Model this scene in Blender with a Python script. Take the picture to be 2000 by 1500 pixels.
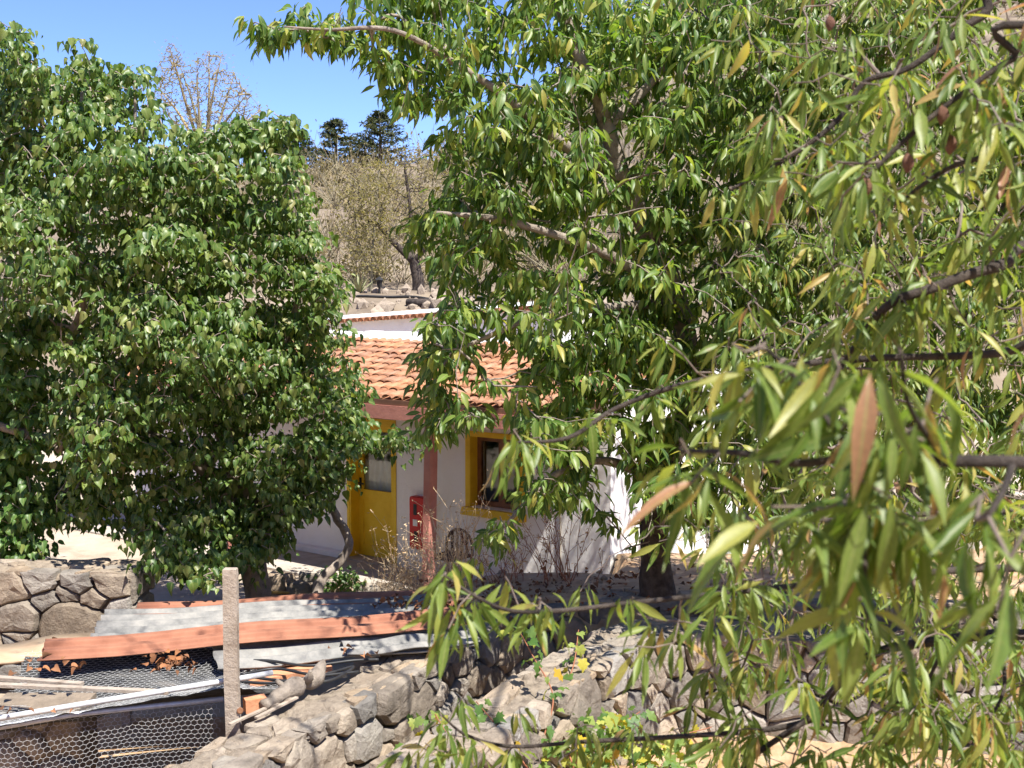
import bpy, math, random
import numpy as np
from mathutils import Vector, Matrix, noise

random.seed(7); rng = np.random.default_rng(7)
R = math.radians
for o in list(bpy.data.objects): bpy.data.objects.remove(o)
scn = bpy.context.scene
COL = scn.collection

# ------------------------------------------------------------------ camera
CAMZ, PITCH, F = 3.9, R(4.62), 2400.0
cam = bpy.data.cameras.new('camera'); camo = bpy.data.objects.new('camera', cam); COL.objects.link(camo)
camo.location = (0, 0, CAMZ); camo.rotation_euler = (R(90) - PITCH, 0, 0)
cam.sensor_width = 36; cam.lens = 43.2; cam.clip_start = .05; cam.clip_end = 2000
cam.dof.use_dof = True; cam.dof.focus_distance = 13.0; cam.dof.aperture_fstop = 9.5
scn.camera = camo
# ------------------------------------------------------------------ sky and sun
SUN_EL = R(60); sh = Vector((.62, -.78)).normalized()
S = Vector((sh.x * math.cos(SUN_EL), sh.y * math.cos(SUN_EL), math.sin(SUN_EL)))
w = bpy.data.worlds.new('World'); scn.world = w; w.use_nodes = True
nt = w.node_tree; bg = nt.nodes['Background']
sky = nt.nodes.new('ShaderNodeTexSky'); sky.sky_type = 'NISHITA'; sky.sun_disc = False
sky.sun_elevation = SUN_EL; sky.sun_rotation = math.atan2(sh.x, sh.y)
sky.altitude = 2500; sky.air_density = .8; sky.dust_density = .0; sky.ozone_density = 8.0
wb = nt.nodes.new('ShaderNodeMixRGB'); wb.blend_type = 'MULTIPLY'; wb.inputs[0].default_value = 1; wb.inputs[2].default_value = (1, .9, 1, 1)
nt.links.new(sky.outputs[0], wb.inputs[1]); nt.links.new(wb.outputs[0], bg.inputs[0]); bg.inputs[1].default_value = .098
sl = bpy.data.lights.new('sun', 'SUN'); sl.energy = 3.8; sl.angle = R(.53); sl.color = (1, .95, .87)
so = bpy.data.objects.new('sun', sl); COL.objects.link(so); so.location = (12, -14, 24)
so.rotation_euler = S.to_track_quat('Z', 'Y').to_euler()
vs = scn.view_settings; vs.view_transform = 'Standard'; vs.look = 'None'; vs.exposure = 1.55; vs.gamma = 1

scn.cycles.max_bounces = 14; scn.cycles.diffuse_bounces = 7; scn.cycles.transmission_bounces = 10; scn.cycles.transparent_max_bounces = 10
# ------------------------------------------------------------------ helpers
CP, SP = math.cos(PITCH), math.sin(PITCH)
def at(u, v, Y):
    """point at forward distance Y seen at photo pixel u, v"""
    x = (u - 1000) / F; y = (750 - v) / F
    d = Vector((x, CP + y * SP, -SP + y * CP)); k = Y / d.y
    return Vector((d.x * k, Y, CAMZ + d.z * k))
def atz(u, v, z):
    p = at(u, v, 1.0); k = (z - CAMZ) / (p.z - CAMZ)
    return Vector((p.x * k, k, z))
def proj(P):
    """numpy points (n,3) -> u, v, depth"""
    x = P[:, 0]; f = P[:, 1] * CP - (P[:, 2] - CAMZ) * SP; up = P[:, 1] * SP + (P[:, 2] - CAMZ) * CP
    return 1000 + F * x / f, 750 - F * up / f, f

OFF = {}
def off(p): return OFF.get(p.name, Vector((0, 0, 0))) if p else Vector((0, 0, 0))
def mesh(name, verts, faces, mat, smooth=False):
    me = bpy.data.meshes.new(name); me.from_pydata([tuple(v) for v in verts], [], faces)
    if mat: me.materials.append(mat)
    if smooth: me.shade_smooth()
    return me
def npmesh(name, V, Q, mat, smooth=True, side=None):
    """numpy verts (n,3) and faces (m,k)"""
    me = bpy.data.meshes.new(name); k = Q.shape[1]
    me.vertices.add(len(V)); me.vertices.foreach_set('co', V.astype(np.float32).ravel())
    me.loops.add(Q.size); me.loops.foreach_set('vertex_index', Q.astype(np.int32).ravel())
    me.polygons.add(len(Q)); me.polygons.foreach_set('loop_start', np.arange(0, Q.size, k, dtype=np.int32))
    me.polygons.foreach_set('use_smooth', np.full(len(Q), smooth))
    me.update(calc_edges=True); me.validate()
    if mat: me.materials.append(mat)
    if side is not None:
        at_ = me.attributes.new('side', 'FLOAT', 'POINT'); at_.data.foreach_set('value', np.asarray(side, np.float32))
    return me
def link(name, me, parent=None):
    o = bpy.data.objects.new(name, me); COL.objects.link(o)
    if parent:
        o.parent = parent; OFF[o.name] = off(parent)
    return o
def part(name, verts, faces, mat, parent=None, smooth=False, local=False):
    d = Vector((0, 0, 0)) if local else off(parent)
    return link(name, mesh(name, [Vector(v) - d for v in verts], faces, mat, smooth), parent)
def nppart(name, V, Q, mat, parent=None, smooth=True, side=None):
    return link(name, npmesh(name, V - np.array(off(parent)), Q, mat, smooth, side), parent)
def tag(o, label=None, cat=None, group=None, kind=None):
    if label: o['label'] = label
    if cat: o['category'] = cat
    if group: o['group'] = group
    if kind: o['kind'] = kind
    return o
def thing(name, loc, label, cat, group=None, rz=0):
    o = bpy.data.objects.new(name, None); COL.objects.link(o); o.location = loc; o.rotation_euler = (0, 0, rz)
    o.empty_display_size = .1; OFF[o.name] = Vector(loc)
    return tag(o, label, cat, group)
class MB:
    """collects shapes into one mesh"""
    def __init__(s): s.v = []; s.f = []
    def add(s, v, f):
        n = len(s.v); s.v += [Vector(x) for x in v]; s.f += [tuple(i + n for i in q) for q in f]; return s
    def box(s, a, b):
        x0, y0, z0 = a; x1, y1, z1 = b
        return s.add([(x0,y0,z0),(x1,y0,z0),(x1,y1,z0),(x0,y1,z0),(x0,y0,z1),(x1,y0,z1),(x1,y1,z1),(x0,y1,z1)],
                     [(0,3,2,1),(4,5,6,7),(0,1,5,4),(1,2,6,5),(2,3,7,6),(3,0,4,7)])
    def bar(s, p, q, w_, h_, roll=0):
        p = Vector(p); q = Vector(q); d = (q - p).normalized()
        a = d.cross(Vector((0, 0, 1)));  a = Vector((1, 0, 0)) if a.length < 1e-3 else a.normalized()
        b = a.cross(d)
        if roll: a, b = a * math.cos(roll) + b * math.sin(roll), b * math.cos(roll) - a * math.sin(roll)
        v = [c + a * (sx * w_ / 2) + b * (sy * h_ / 2) for c in (p, q) for sx, sy in ((-1,-1),(1,-1),(1,1),(-1,1))]
        return s.add(v, [(3,2,1,0),(4,5,6,7),(0,1,5,4),(1,2,6,5),(2,3,7,6),(3,0,4,7)])
    def tube(s, pts, rad, k=8, cap=True):
        pts = [Vector(p) for p in pts]; n = len(pts)
        rad = rad if hasattr(rad, '__len__') else [rad] * n
        up = None; v = []; f = []
        for i, p in enumerate(pts):
            d = (pts[min(i + 1, n - 1)] - pts[max(i - 1, 0)]).normalized()
            if up is None: up = d.orthogonal().normalized()
            up = (up - d * up.dot(d)).normalized(); b = d.cross(up)
            for j in range(k):
                a = 2 * math.pi * j / k; v.append(p + (up * math.cos(a) + b * math.sin(a)) * rad[i])
        for i in range(n - 1):
            for j in range(k):
                f.append((i*k+j, i*k+(j+1)%k, (i+1)*k+(j+1)%k, (i+1)*k+j))
        if cap: f.append(tuple(range(k))[::-1]); f.append(tuple(range((n-1)*k, n*k)))
        return s.add(v, f)
    def out(s, name, mat, parent=None, smooth=False, local=False): return part(name, s.v, s.f, mat, parent, smooth, local)
def smooth_path(pts, n):
    """Catmull-Rom through pts (tuples of any size), n samples per span"""
    P = np.array(pts, float); P = np.vstack([2*P[0]-P[1], P, 2*P[-1]-P[-2]]); out = []
    for i in range(1, len(P) - 2):
        for t in np.linspace(0, 1, n, endpoint=False):
            a, b, c, d = P[i-1], P[i], P[i+1], P[i+2]
            out.append(.5*((2*b)+(c-a)*t+(2*a-5*b+4*c-d)*t*t+(3*b-a-3*c+d)*t**3))
    out.append(P[-2]); return np.array(out)
def sstep(a, b, x):
    t = min(1, max(0, (x - a) / (b - a))); return t * t * (3 - 2 * t)

# ------------------------------------------------------------------ materials
def material(name, cols, rough=.8, scale=4, bump=0, bscale=30, spec=.3, per='none', metal=0, detail=6, var=.0, contrast=(.35,.65)):
    """noise mix between the colours, optional per-object / per-island brightness variation and bump"""
    m = bpy.data.materials.new(name); m.use_nodes = True; t = m.node_tree; n = t.nodes; L = t.links
    p = n['Principled BSDF']; p.inputs['Roughness'].default_value = rough; p.inputs['Specular IOR Level'].default_value = spec
    p.inputs['Metallic'].default_value = metal
    tc = n.new('ShaderNodeTexCoord')
    vec = tc.outputs['Object']
    no = n.new('ShaderNodeTexNoise'); no.inputs['Scale'].default_value = scale; no.inputs['Detail'].default_value = detail
    no.inputs['Roughness'].default_value = .65; L.new(vec, no.inputs['Vector'])
    cr = n.new('ShaderNodeValToRGB'); e = cr.color_ramp.elements
    k = len(cols)
    for i, c in enumerate(cols):
        pos = contrast[0] + (contrast[1] - contrast[0]) * (i / max(1, k - 1))
        el = e[i] if i < 2 else e.new(pos)
        el.position = pos; el.color = (*c, 1)
    if k == 1: e[1].color = (*cols[0], 1)
    L.new(no.outputs['Fac'], cr.inputs['Fac']); col = cr.outputs['Color']
    if var:
        oi = n.new('ShaderNodeObjectInfo'); mr = n.new('ShaderNodeMapRange')
        mr.inputs['To Min'].default_value = 1 - var; mr.inputs['To Max'].default_value = 1 + var
        src = oi.outputs['Random']
        if per == 'island':
            g = n.new('ShaderNodeNewGeometry'); ad = n.new('ShaderNodeMath'); ad.operation = 'ADD'
            fr = n.new('ShaderNodeMath'); fr.operation = 'FRACT'
            L.new(oi.outputs['Random'], ad.inputs[0]); L.new(g.outputs['Random Per Island'], ad.inputs[1])
            L.new(ad.outputs[0], fr.inputs[0]); src = fr.outputs[0]
        L.new(src, mr.inputs['Value'])
        mx = n.new('ShaderNodeVectorMath'); mx.operation = 'SCALE'; L.new(col, mx.inputs[0]); L.new(mr.outputs[0], mx.inputs['Scale']); col = mx.outputs[0]
        m7 = n.new('ShaderNodeMath'); m7.operation = 'MULTIPLY'; m7.inputs[1].default_value = 17.31; f7 = n.new('ShaderNodeMath'); f7.operation = 'FRACT'; L.new(src, m7.inputs[0]); L.new(m7.outputs[0], f7.inputs[0])
        wc = n.new('ShaderNodeMixRGB'); wc.inputs['Color1'].default_value = (.94,1,1.06,1); wc.inputs['Color2'].default_value = (1.10,1,.86,1); L.new(f7.outputs[0], wc.inputs['Fac'])
        mu_ = n.new('ShaderNodeVectorMath'); mu_.operation = 'MULTIPLY'; L.new(col, mu_.inputs[0]); L.new(wc.outputs[0], mu_.inputs[1]); col = mu_.outputs[0]
    L.new(col, p.inputs['Base Color'])
    if bump:
        nb = n.new('ShaderNodeTexNoise'); nb.inputs['Scale'].default_value = bscale; nb.inputs['Detail'].default_value = 8
        nb.inputs['Roughness'].default_value = .7; L.new(vec, nb.inputs['Vector'])
        b = n.new('ShaderNodeBump'); b.inputs['Strength'].default_value = bump; b.inputs['Distance'].default_value = .03
        L.new(nb.outputs['Fac'], b.inputs['Height']); L.new(b.outputs[0], p.inputs['Normal'])
    return m
def leaf_material(name, stops, rough=.42, trans=.35, spec=.45, rib=True):
    """stops: (position, colour) picked per leaf; light passes through the blade"""
    m = bpy.data.materials.new(name); m.use_nodes = True; t = m.node_tree; n = t.nodes; L = t.links
    p = n['Principled BSDF']; p.inputs['Roughness'].default_value = rough; p.inputs['Specular IOR Level'].default_value = spec
    oi = n.new('ShaderNodeObjectInfo'); g = n.new('ShaderNodeNewGeometry')
    ad = n.new('ShaderNodeMath'); ad.operation = 'ADD'; fr = n.new('ShaderNodeMath'); fr.operation = 'FRACT'
    L.new(oi.outputs['Random'], ad.inputs[0]); L.new(g.outputs['Random Per Island'], ad.inputs[1]); L.new(ad.outputs[0], fr.inputs[0])
    cr = n.new('ShaderNodeValToRGB'); e = cr.color_ramp.elements
    for i, (pos, c) in enumerate(stops):
        el = e[i] if i < 2 else e.new(pos)
        el.position = pos; el.color = (*c, 1)
    L.new(fr.outputs[0], cr.inputs['Fac'])
    tc = n.new('ShaderNodeTexCoord'); no = n.new('ShaderNodeTexNoise'); no.inputs['Scale'].default_value = 18
    L.new(tc.outputs['Object'], no.inputs['Vector'])
    mr = n.new('ShaderNodeMapRange'); mr.inputs['To Min'].default_value = .72; mr.inputs['To Max'].default_value = 1.28
    L.new(no.outputs['Fac'], mr.inputs['Value'])
    sc = n.new('ShaderNodeVectorMath'); sc.operation = 'SCALE'; L.new(cr.outputs['Color'], sc.inputs[0]); L.new(mr.outputs[0], sc.inputs['Scale'])
    av_ = n.new('ShaderNodeAttribute'); av_.attribute_name = 'side'; rb_ = n.new('ShaderNodeMapRange'); rb_.inputs['From Min'].default_value = .0; rb_.inputs['From Max'].default_value = .22
    rb_.inputs['To Min'].default_value = .55; rb_.inputs['To Max'].default_value = 0; L.new(av_.outputs['Fac'], rb_.inputs['Value'])
    rm = n.new('ShaderNodeMixRGB'); rm.inputs['Color2'].default_value = (.30,.34,.12,1); s1 = sc
    if rib: L.new(rb_.outputs[0], rm.inputs['Fac'])
    else: rm.inputs['Fac'].default_value = 0
    L.new(s1.outputs[0], rm.inputs['Color1'])
    bn = n.new('ShaderNodeTexNoise'); bn.inputs['Scale'].default_value = 31; bn.inputs['Detail'].default_value = 3; L.new(tc.outputs['Object'], bn.inputs['Vector'])
    bm_ = n.new('ShaderNodeMapRange'); bm_.inputs['From Min'].default_value = .64; bm_.inputs['From Max'].default_value = .72; bm_.inputs['To Max'].default_value = .55; L.new(bn.outputs['Fac'], bm_.inputs['Value'])
    bx_ = n.new('ShaderNodeMixRGB'); bx_.inputs['Color2'].default_value = (.20,.12,.05,1); L.new(bm_.outputs[0], bx_.inputs['Fac']); L.new(rm.outputs[0], bx_.inputs['Color1']); sc = bx_
    L.new(sc.outputs[0], p.inputs['Base Color'])
    tr = n.new('ShaderNodeBsdfTranslucent')
    hs = n.new('ShaderNodeMixRGB'); hs.blend_type = 'MULTIPLY'; hs.inputs['Fac'].default_value = 1; hs.inputs['Color2'].default_value = (1.7, 1.75, .7, 1)
    L.new(sc.outputs[0], hs.inputs['Color1']); L.new(hs.outputs[0], tr.inputs['Color'])
    mi = n.new('ShaderNodeMixShader'); mi.inputs[0].default_value = trans
    L.new(p.outputs[0], mi.inputs[1]); L.new(tr.outputs[0], mi.inputs[2]); L.new(mi.outputs[0], n['Material Output'].inputs['Surface'])
    return m
M = {}
M['dust'] = material('dust_ground', [(.27,.21,.15), (.39,.32,.245), (.44,.38,.30)], .95, 1.3, .5, 22)
M['soil'] = material('bed_soil', [(.35,.21,.115), (.47,.31,.18), (.51,.38,.245)], .95, 5, .8, 30)
M['hill'] = material('dry_hillside', [(.13,.10,.072), (.20,.158,.112), (.26,.21,.15)], .95, .35, .6, 3)
M['plaster'] = material('whitewash', [(.70,.67,.63), (.83,.815,.79), (.86,.85,.83)], .9, 1.6, .35, 14, contrast=(.25,.6), detail=9)
M['stone'] = material('rough_stone', [(.13,.115,.10), (.255,.225,.195), (.385,.345,.295)], .95, 5, 1.0, 34, var=.32, contrast=(.26,.72), spec=.15)
M['capstone'] = material('cap_stone', [(.20,.165,.13), (.33,.275,.22), (.41,.35,.28)], .95, 8, 1.0, 30, var=.14, contrast=(.28,.7), spec=.15)
M['topmortar'] = material('pale_earth_mortar', [(.17,.137,.105), (.30,.248,.192), (.38,.317,.247)], .95, 11, 1.0, 45, contrast=(.28,.7), spec=.1)
M['mortar'] = material('earth_mortar', [(.20,.16,.12), (.30,.24,.18)], .95, 9, .8, 30)
M['tile'] = material('terracotta_tile', [(.24,.115,.07), (.36,.18,.11), (.42,.25,.165)], .95, 7, .4, 40, var=.2, spec=.1)
M['tilebed'] = material('roof_bed', [(.34,.15,.08), (.44,.21,.11)], .9, 6, .3, 30)
M['pink'] = material('pink_paint', [(.52,.21,.165), (.63,.28,.22)], .75, 5, .2, 30)
M['gutter'] = material('brown_gutter', [(.16,.08,.05), (.22,.11,.07)], .6, 5)
M['yellow'] = material('yellow_paint', [(.62,.38,.018), (.76,.50,.022), (.82,.56,.04)], .6, 4, .15, 20, contrast=(.25,.7), detail=9)
M['wood'] = material('brown_window_wood', [(.17,.075,.035), (.25,.12,.06)], .55, 12)
M['black'] = material('black_iron', [(.02,.02,.02), (.03,.03,.03)], .5, 8)
M['red'] = material('red_enamel', [(.50,.018,.016), (.58,.03,.025)], .4, 6)
M['white'] = material('white_paint', [(.7,.7,.68), (.78,.78,.76)], .6, 6)
M['concrete'] = material('grey_concrete', [(.34,.30,.25), (.46,.41,.35)], .9, 5, .5, 24)
M['fibre'] = material('fibre_cement', [(.12,.12,.115), (.22,.215,.20), (.31,.295,.265)], .9, 5, .3, 30, contrast=(.3,.68))
M['orange'] = material('orange_sheet', [(.24,.10,.06), (.34,.152,.092)], .85, 4, .15, 20)
M['beige'] = material('beige_board', [(.36,.25,.16), (.44,.33,.22)], .8, 5, .2, 20)
M['galv'] = material('galvanised_steel', [(.50,.51,.53), (.66,.67,.68)], .42, 20, metal=.25, spec=.6)
M['wire'] = material('netting_wire', [(.46,.46,.46), (.58,.58,.57)], .5, 20, metal=.1)
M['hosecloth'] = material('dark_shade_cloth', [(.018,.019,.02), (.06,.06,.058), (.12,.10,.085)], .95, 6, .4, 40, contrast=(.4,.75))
M['greywood'] = material('weathered_wood', [(.20,.15,.11), (.36,.30,.24), (.42,.36,.30)], .9, 8, .5, 40, contrast=(.3,.7))
M['hose'] = material('black_hose', [(.018,.018,.02), (.035,.035,.035)], .4, 8)
M['brick'] = material('orange_brick', [(.50,.22,.11), (.60,.30,.17)], .9, 9, .3, 40)
M['bark'] = material('grey_bark', [(.12,.095,.075), (.26,.22,.18), (.33,.28,.23)], .92, 9, .8, 30, contrast=(.3,.7))
M['dark_and_shade_bark'] = material('dark_and_shaded_bark', [(.025,.02,.016), (.07,.055,.045), (.11,.09,.075)], .92, 12, .9, 30, contrast=(.3,.7))  # naturally dark bark; on the avocado trunk it paints in shade
M['twig'] = material('pale_twig', [(.20,.16,.13), (.34,.29,.24)], .9, 20)
M['almtwig'] = material('almond_twig', [(.10,.07,.055), (.22,.18,.15)], .85, 20)
M['husk'] = material('almond_husk', [(.10,.045,.03), (.19,.10,.065)], .9, 60, .4, 90)
M['redtwig'] = material('reddish_twig', [(.24,.09,.05), (.30,.13,.07)], .8, 20)
M['dry'] = material('dry_stalks', [(.52,.38,.22), (.64,.50,.33)], .9, 12, per='island', var=.3)
M['litter'] = material('dead_leaves', [(.15,.065,.03), (.25,.115,.055)], .9, 6, per='island', var=.45)
M['scrub'] = material('scrub_twigs', [(.19,.165,.105), (.28,.24,.155)], .95, 1.2, per='island', var=.35)
M['scrubleaf'] = leaf_material('scrub_leaf', [(0,(.13,.115,.055)), (.5,(.20,.165,.085)), (1,(.26,.205,.125))], .8, .25, .1, rib=False)
M['needle'] = leaf_material('conifer_needles', [(0,(.04,.06,.03)), (.6,(.075,.09,.045)), (1,(.13,.12,.06))], .7, .2, .2, rib=False)
M['mulb'] = leaf_material('mulberry_leaf', [(0,(.036,.085,.018)), (.35,(.074,.145,.03)), (.7,(.13,.205,.045)), (.92,(.20,.26,.065)), (1,(.27,.26,.10))], .42, .4, .5)
M['avo'] = leaf_material('avocado_leaf', [(0,(.038,.092,.015)), (.35,(.080,.158,.025)), (.7,(.145,.228,.042)), (.93,(.26,.315,.065)), (1,(.38,.34,.08))], .42, .45, .45)
M['alm'] = leaf_material('almond_leaf', [(0,(.07,.125,.02)), (.4,(.125,.19,.035)), (.72,(.20,.255,.055)), (.9,(.34,.33,.08)), (.965,(.40,.25,.10)), (1,(.32,.16,.11))], .45, .42, .45)
M['vine'] = leaf_material('vine_leaf', [(0,(.06,.14,.03)), (.4,(.13,.22,.05)), (.66,(.26,.33,.09)), (.84,(.42,.40,.07)), (.93,(.50,.37,.03)), (1,(.42,.22,.05))], .5, .42, rib=False)
M['olive'] = leaf_material('pale_sparse_leaf', [(0,(.17,.165,.06)), (.5,(.25,.22,.09)), (1,(.30,.24,.14))], .7, .35, .2, rib=False)
gl = bpy.data.materials.new('window_glass'); gl.use_nodes = True; gp = gl.node_tree.nodes['Principled BSDF']
gp.inputs['Base Color'].default_value = (.9,.95,.93,1); gp.inputs['Roughness'].default_value = .03; gp.inputs['Transmission Weight'].default_value = 1.0; gp.inputs['IOR'].default_value = 1.45
M['glass'] = gl

# ------------------------------------------------------------------ ground and hill
def ridge(x):
    return float(np.interp(x, [-260,-100,-30,-11,0,12,24,50,75,150,400], [16,19,20.5,21.5,27,35,45,55,61,66,60]))
def height(x, y):
    n1 = noise.noise(Vector((x*.9, y*.9, 3))); n2 = noise.noise(Vector((x*.15, y*.15, 9)))
    z = 0.02 * n1
    # camera-side terrace
    if y < 9.3: z = .18 + max(0, (8.2 - y)) * .33 + .02 * n1
    # chicken run is dug in on the left
    if x < -.55*1 and y > 7.0:
        lim = -2.1 + (y - 7.6) * .42
        if x < lim: z = np.interp(y, [7,7.5,11.5,12.6], [.0,-.35,-.2,0]) + .02*n1
    # planted bed behind the stone wall
    b = sstep(-1.5, -.1, x) * sstep(11.55, 11.75, y) * (1 - sstep(13.0, 14.3, y)) * .80
    if x > 1.2: b = max(b, sstep(11.55,11.75,y) * (1 - sstep(13.4, 17.5 + max(0, x-4), y)) * .82)
    z += b * (1 + .06 * n1)
    # rise behind the cottage
    z += np.interp(y, [24, 29, 31.5, 36, 40], [0, 1.0, 2.75, 3.62, 3.76]) * 1.0
    if 31 < y < 37: z += .10 * n1
    if y > 40:
        k = (y - 40) / 140.0
        zr = ridge(x * 180 / max(y, 60))
        z += (zr - 3.76) * (k if k < 1 else 1 - .25 * min(1, (k - 1)))
        z += n2 * 1.2 * min(1, (y - 40) / 30) + n1 * .15
    return z
xs = np.unique(np.concatenate([np.linspace(-420, -30, 40), np.linspace(-30, -8, 23), np.linspace(-8, 9, 100), np.linspace(9, 30, 22), np.linspace(30, 420, 40)]))
ys = np.unique(np.concatenate([np.linspace(-30, 2, 12), np.linspace(2, 20, 110), np.linspace(20, 42, 60), np.linspace(42, 200, 60), np.linspace(200, 600, 14)]))
gv = [(x, y, float(height(x, y))) for y in ys for x in xs]; nx = len(xs)
gf = [(j*nx+i, j*nx+i+1, (j+1)*nx+i+1, (j+1)*nx+i) for j in range(len(ys)-1) for i in range(nx-1)]
gm = mesh('ground', gv, gf, M['dust'], True); gm.materials.append(M['soil']); gm.materials.append(M['hill'])
for p in gm.polygons:
    c = p.center
    if c.y > 29: p.material_index = 2
    elif c.y < 14.5 and c.y > 11.4 and c.x > -1.6 or c.y < 11.4: p.material_index = 1
tag(link('ground', gm), kind='structure')

# ------------------------------------------------------------------ cottage
CX, CY = .93, 14.84; CRZ = math.atan2(-.6, .8)
cot = thing('cottage', (CX, CY, 0), 'white cottage with orange barrel-tile roof, yellow door and yellow window', 'house', rz=CRZ)
def hl(name, mb, mat, par=cot, smooth=False): return mb.out(name, M[mat], par, smooth, local=True)
EAVE_Z, TANP, RIDGE_Y, OV = 2.45, .194, 2.05, 1.0
def roofz(y): return EAVE_Z + (y + OV) * TANP if y <= RIDGE_Y else EAVE_Z + (RIDGE_Y + OV) * TANP - (y - RIDGE_Y) * TANP
XL = -9.0
DX0, DX1, DZ = -4.04, -3.22, 1.97
WX0, WX1, WZ0, WZ1 = -1.85, -1.02, 1.0, 1.93
fw = MB(); xb = [XL, DX0, DX1, WX0, WX1, 0.0]; zb = [-.4, 0.0, WZ0, WZ1, DZ, roofz(0) - .07]
def hole(i, k):
    if i == 1 and 1 <= k <= 3: return True
    return i == 3 and k == 2
for i in range(5):
    for k in range(5):
        if not hole(i, k): fw.box((xb[i], 0, zb[k]), (xb[i+1], .32, zb[k+1]))
hl('front_wall', fw, 'plaster')
def gable(x0, x1, name):
    pr = [(.321, -.4), (4.1, -.4), (4.1, roofz(4.1) - .07), (RIDGE_Y, roofz(RIDGE_Y) - .07), (.321, roofz(.321) - .07)]
    if name == 'gable_wall': pr = [(.0, -.4), (4.1, -.4), (4.1, roofz(4.1) - .07), (RIDGE_Y, roofz(RIDGE_Y) - .07), (.0, roofz(0) - .07)]
    n = len(pr); v = [(x0, y, z) for y, z in pr] + [(x1, y, z) for y, z in pr]
    f = [tuple(range(n))[::-1], tuple(range(n, 2*n))] + [(i, (i+1) % n, n+(i+1) % n, n+i) for i in range(n)]
    hl(name, MB().add(v, f), 'plaster')
gable(.003, .323, 'gable_wall'); gable(XL, XL + .3, 'end_wall')
hl('back_wall', MB().box((XL + .301, 3.8, -.4), (0, 4.098, roofz(4.1) - .08)), 'plaster')
hl('plinth', MB().box((XL, -.14, -.4), (DX0 - .02, -.002, .10)), 'plaster')
hl('porch_floor', MB().box((XL - .1, -1.15, -.4), (-1.4, -.142, .032)), 'concrete')
# roof deck, tiles, mortar ridge
XR = .30
deck = MB()
for a, b in ((-OV, RIDGE_Y), (RIDGE_Y, 4.45)):
    deck.add([(XL-.15, a, roofz(a)-.06), (XR, a, roofz(a)-.06), (XR, b, roofz(b)-.06), (XL-.15, b, roofz(b)-.06),
              (XL-.15, a, roofz(a)), (XR, a, roofz(a)), (XR, b, roofz(b)), (XL-.15, b, roofz(b))],
             [(3,2,1,0), (4,5,6,7), (0,1,5,4), (1,2,6,5), (2,3,7,6), (3,0,4,7)])
roof = hl('roof', deck, 'tilebed')
def tile_mesh(k=7, length=.40, r0=.080, r1=.064, th=.014):
    v = []; f = []
    for (y, r) in ((0, r0), (length, r1)):
        for j in range(k): a = math.pi * j / (k-1); v.append((math.cos(a)*r, y, math.sin(a)*r*.56))
    for j in range(k): a = math.pi * j / (k-1); v.append((math.cos(a)*(r0-th), 0, math.sin(a)*(r0-th)*.54))
    for j in range(k): a = math.pi * j / (k-1); v.append((math.cos(a)*(r0-th-.004), .10, math.sin(a)*(r0-th-.004)*.54))
    for j in range(k-1):
        f += [(j, j+1, k+j+1, k+j), (2*k+j, 2*k+j+1, j+1, j), (3*k+j, 3*k+j+1, 2*k+j+1, 2*k+j)]
    return v, f
tv, tf = tile_mesh(); tme = mesh('tile', tv, tf, M['tile'], True)
SPC, EXPO = .172, .295; pitch = math.atan(TANP)
cols = int((XR - XL + .1) / SPC); rows = 11
Cot = Matrix.Translation((CX, CY, 0)) @ Matrix.Rotation(CRZ, 4, 'Z')
tl = []
for c in range(cols):
    x = XR - .10 - c * SPC
    for r in range(rows):
        y = -OV + .0 + r * EXPO
        if y > RIDGE_Y - .12: continue
        s = .95 + random.random() * .12
        m = Matrix.Translation((x + random.uniform(-.016,.016), y + random.uniform(-.05,.04), roofz(y) + .012 + random.uniform(0,.018))) \
            @ Matrix.Rotation(pitch - .035 + random.uniform(-.02,.03), 4, 'X') @ Matrix.Rotation(random.uniform(-.05,.05), 4, 'Z') @ Matrix.Rotation(random.uniform(-.06,.06), 4, 'Y') @ Matrix.Diagonal((s, 1, s, 1))
        P = np.array([list((Cot @ m).translation)]); u, v_, d = proj(P)
        seen = 640 < u[0] < 1340
        tl.append((0 if seen else 1, d[0], m))
tl.sort(key=lambda q: (q[0], q[1]))
rest = MB()
for i, (s_, d, m) in enumerate(tl):
    if i < 300:
        o = link('tile', tme, roof); o.matrix_local = m
    else: rest.add([m @ Vector(v) for v in tv], tf)
tag(rest.out('remaining_tiles', M['tile'], roof, True, local=True), kind='stuff')
rid = MB()
for i in range(40):
    x0 = XL - .1 + i * (XR - XL + .05) / 40; x1 = x0 + (XR - XL) / 40 + .01
    hgt = .09 + .03 * random.random(); z0 = roofz(RIDGE_Y)
    rid.add([(x0, RIDGE_Y-.17, z0-.02), (x1, RIDGE_Y-.17, z0-.02), (x1, RIDGE_Y+.2, z0-.02), (x0, RIDGE_Y+.2, z0-.02),
             (x0, RIDGE_Y-.08, z0+hgt), (x1, RIDGE_Y-.08, z0+hgt), (x1, RIDGE_Y+.1, z0+hgt), (x0, RIDGE_Y+.1, z0+hgt)],
            [(4,5,6,7), (0,1,5,4), (1,2,6,5), (2,3,7,6), (3,0,4,7)])
hl('ridge_mortar', rid, 'white')
hl('fascia_board', MB().box((XL-.15, -OV-.045, EAVE_Z-.24), (XR-.02, -OV-.003, EAVE_Z-.066)), 'pink')
hl('eave_board', MB().box((XL-.15, -OV-.032, EAVE_Z-.064), (XR-.02, -OV-.003, EAVE_Z+.004)), 'gutter')
# rafters under the porch roof
for i in range(11):
    x = -8.7 + i * .87
    o = hl('rafter', MB().bar((x, -OV+.08, EAVE_Z-.115), (x, .0, roofz(0)-.118), .07, .10), 'pink')
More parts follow.
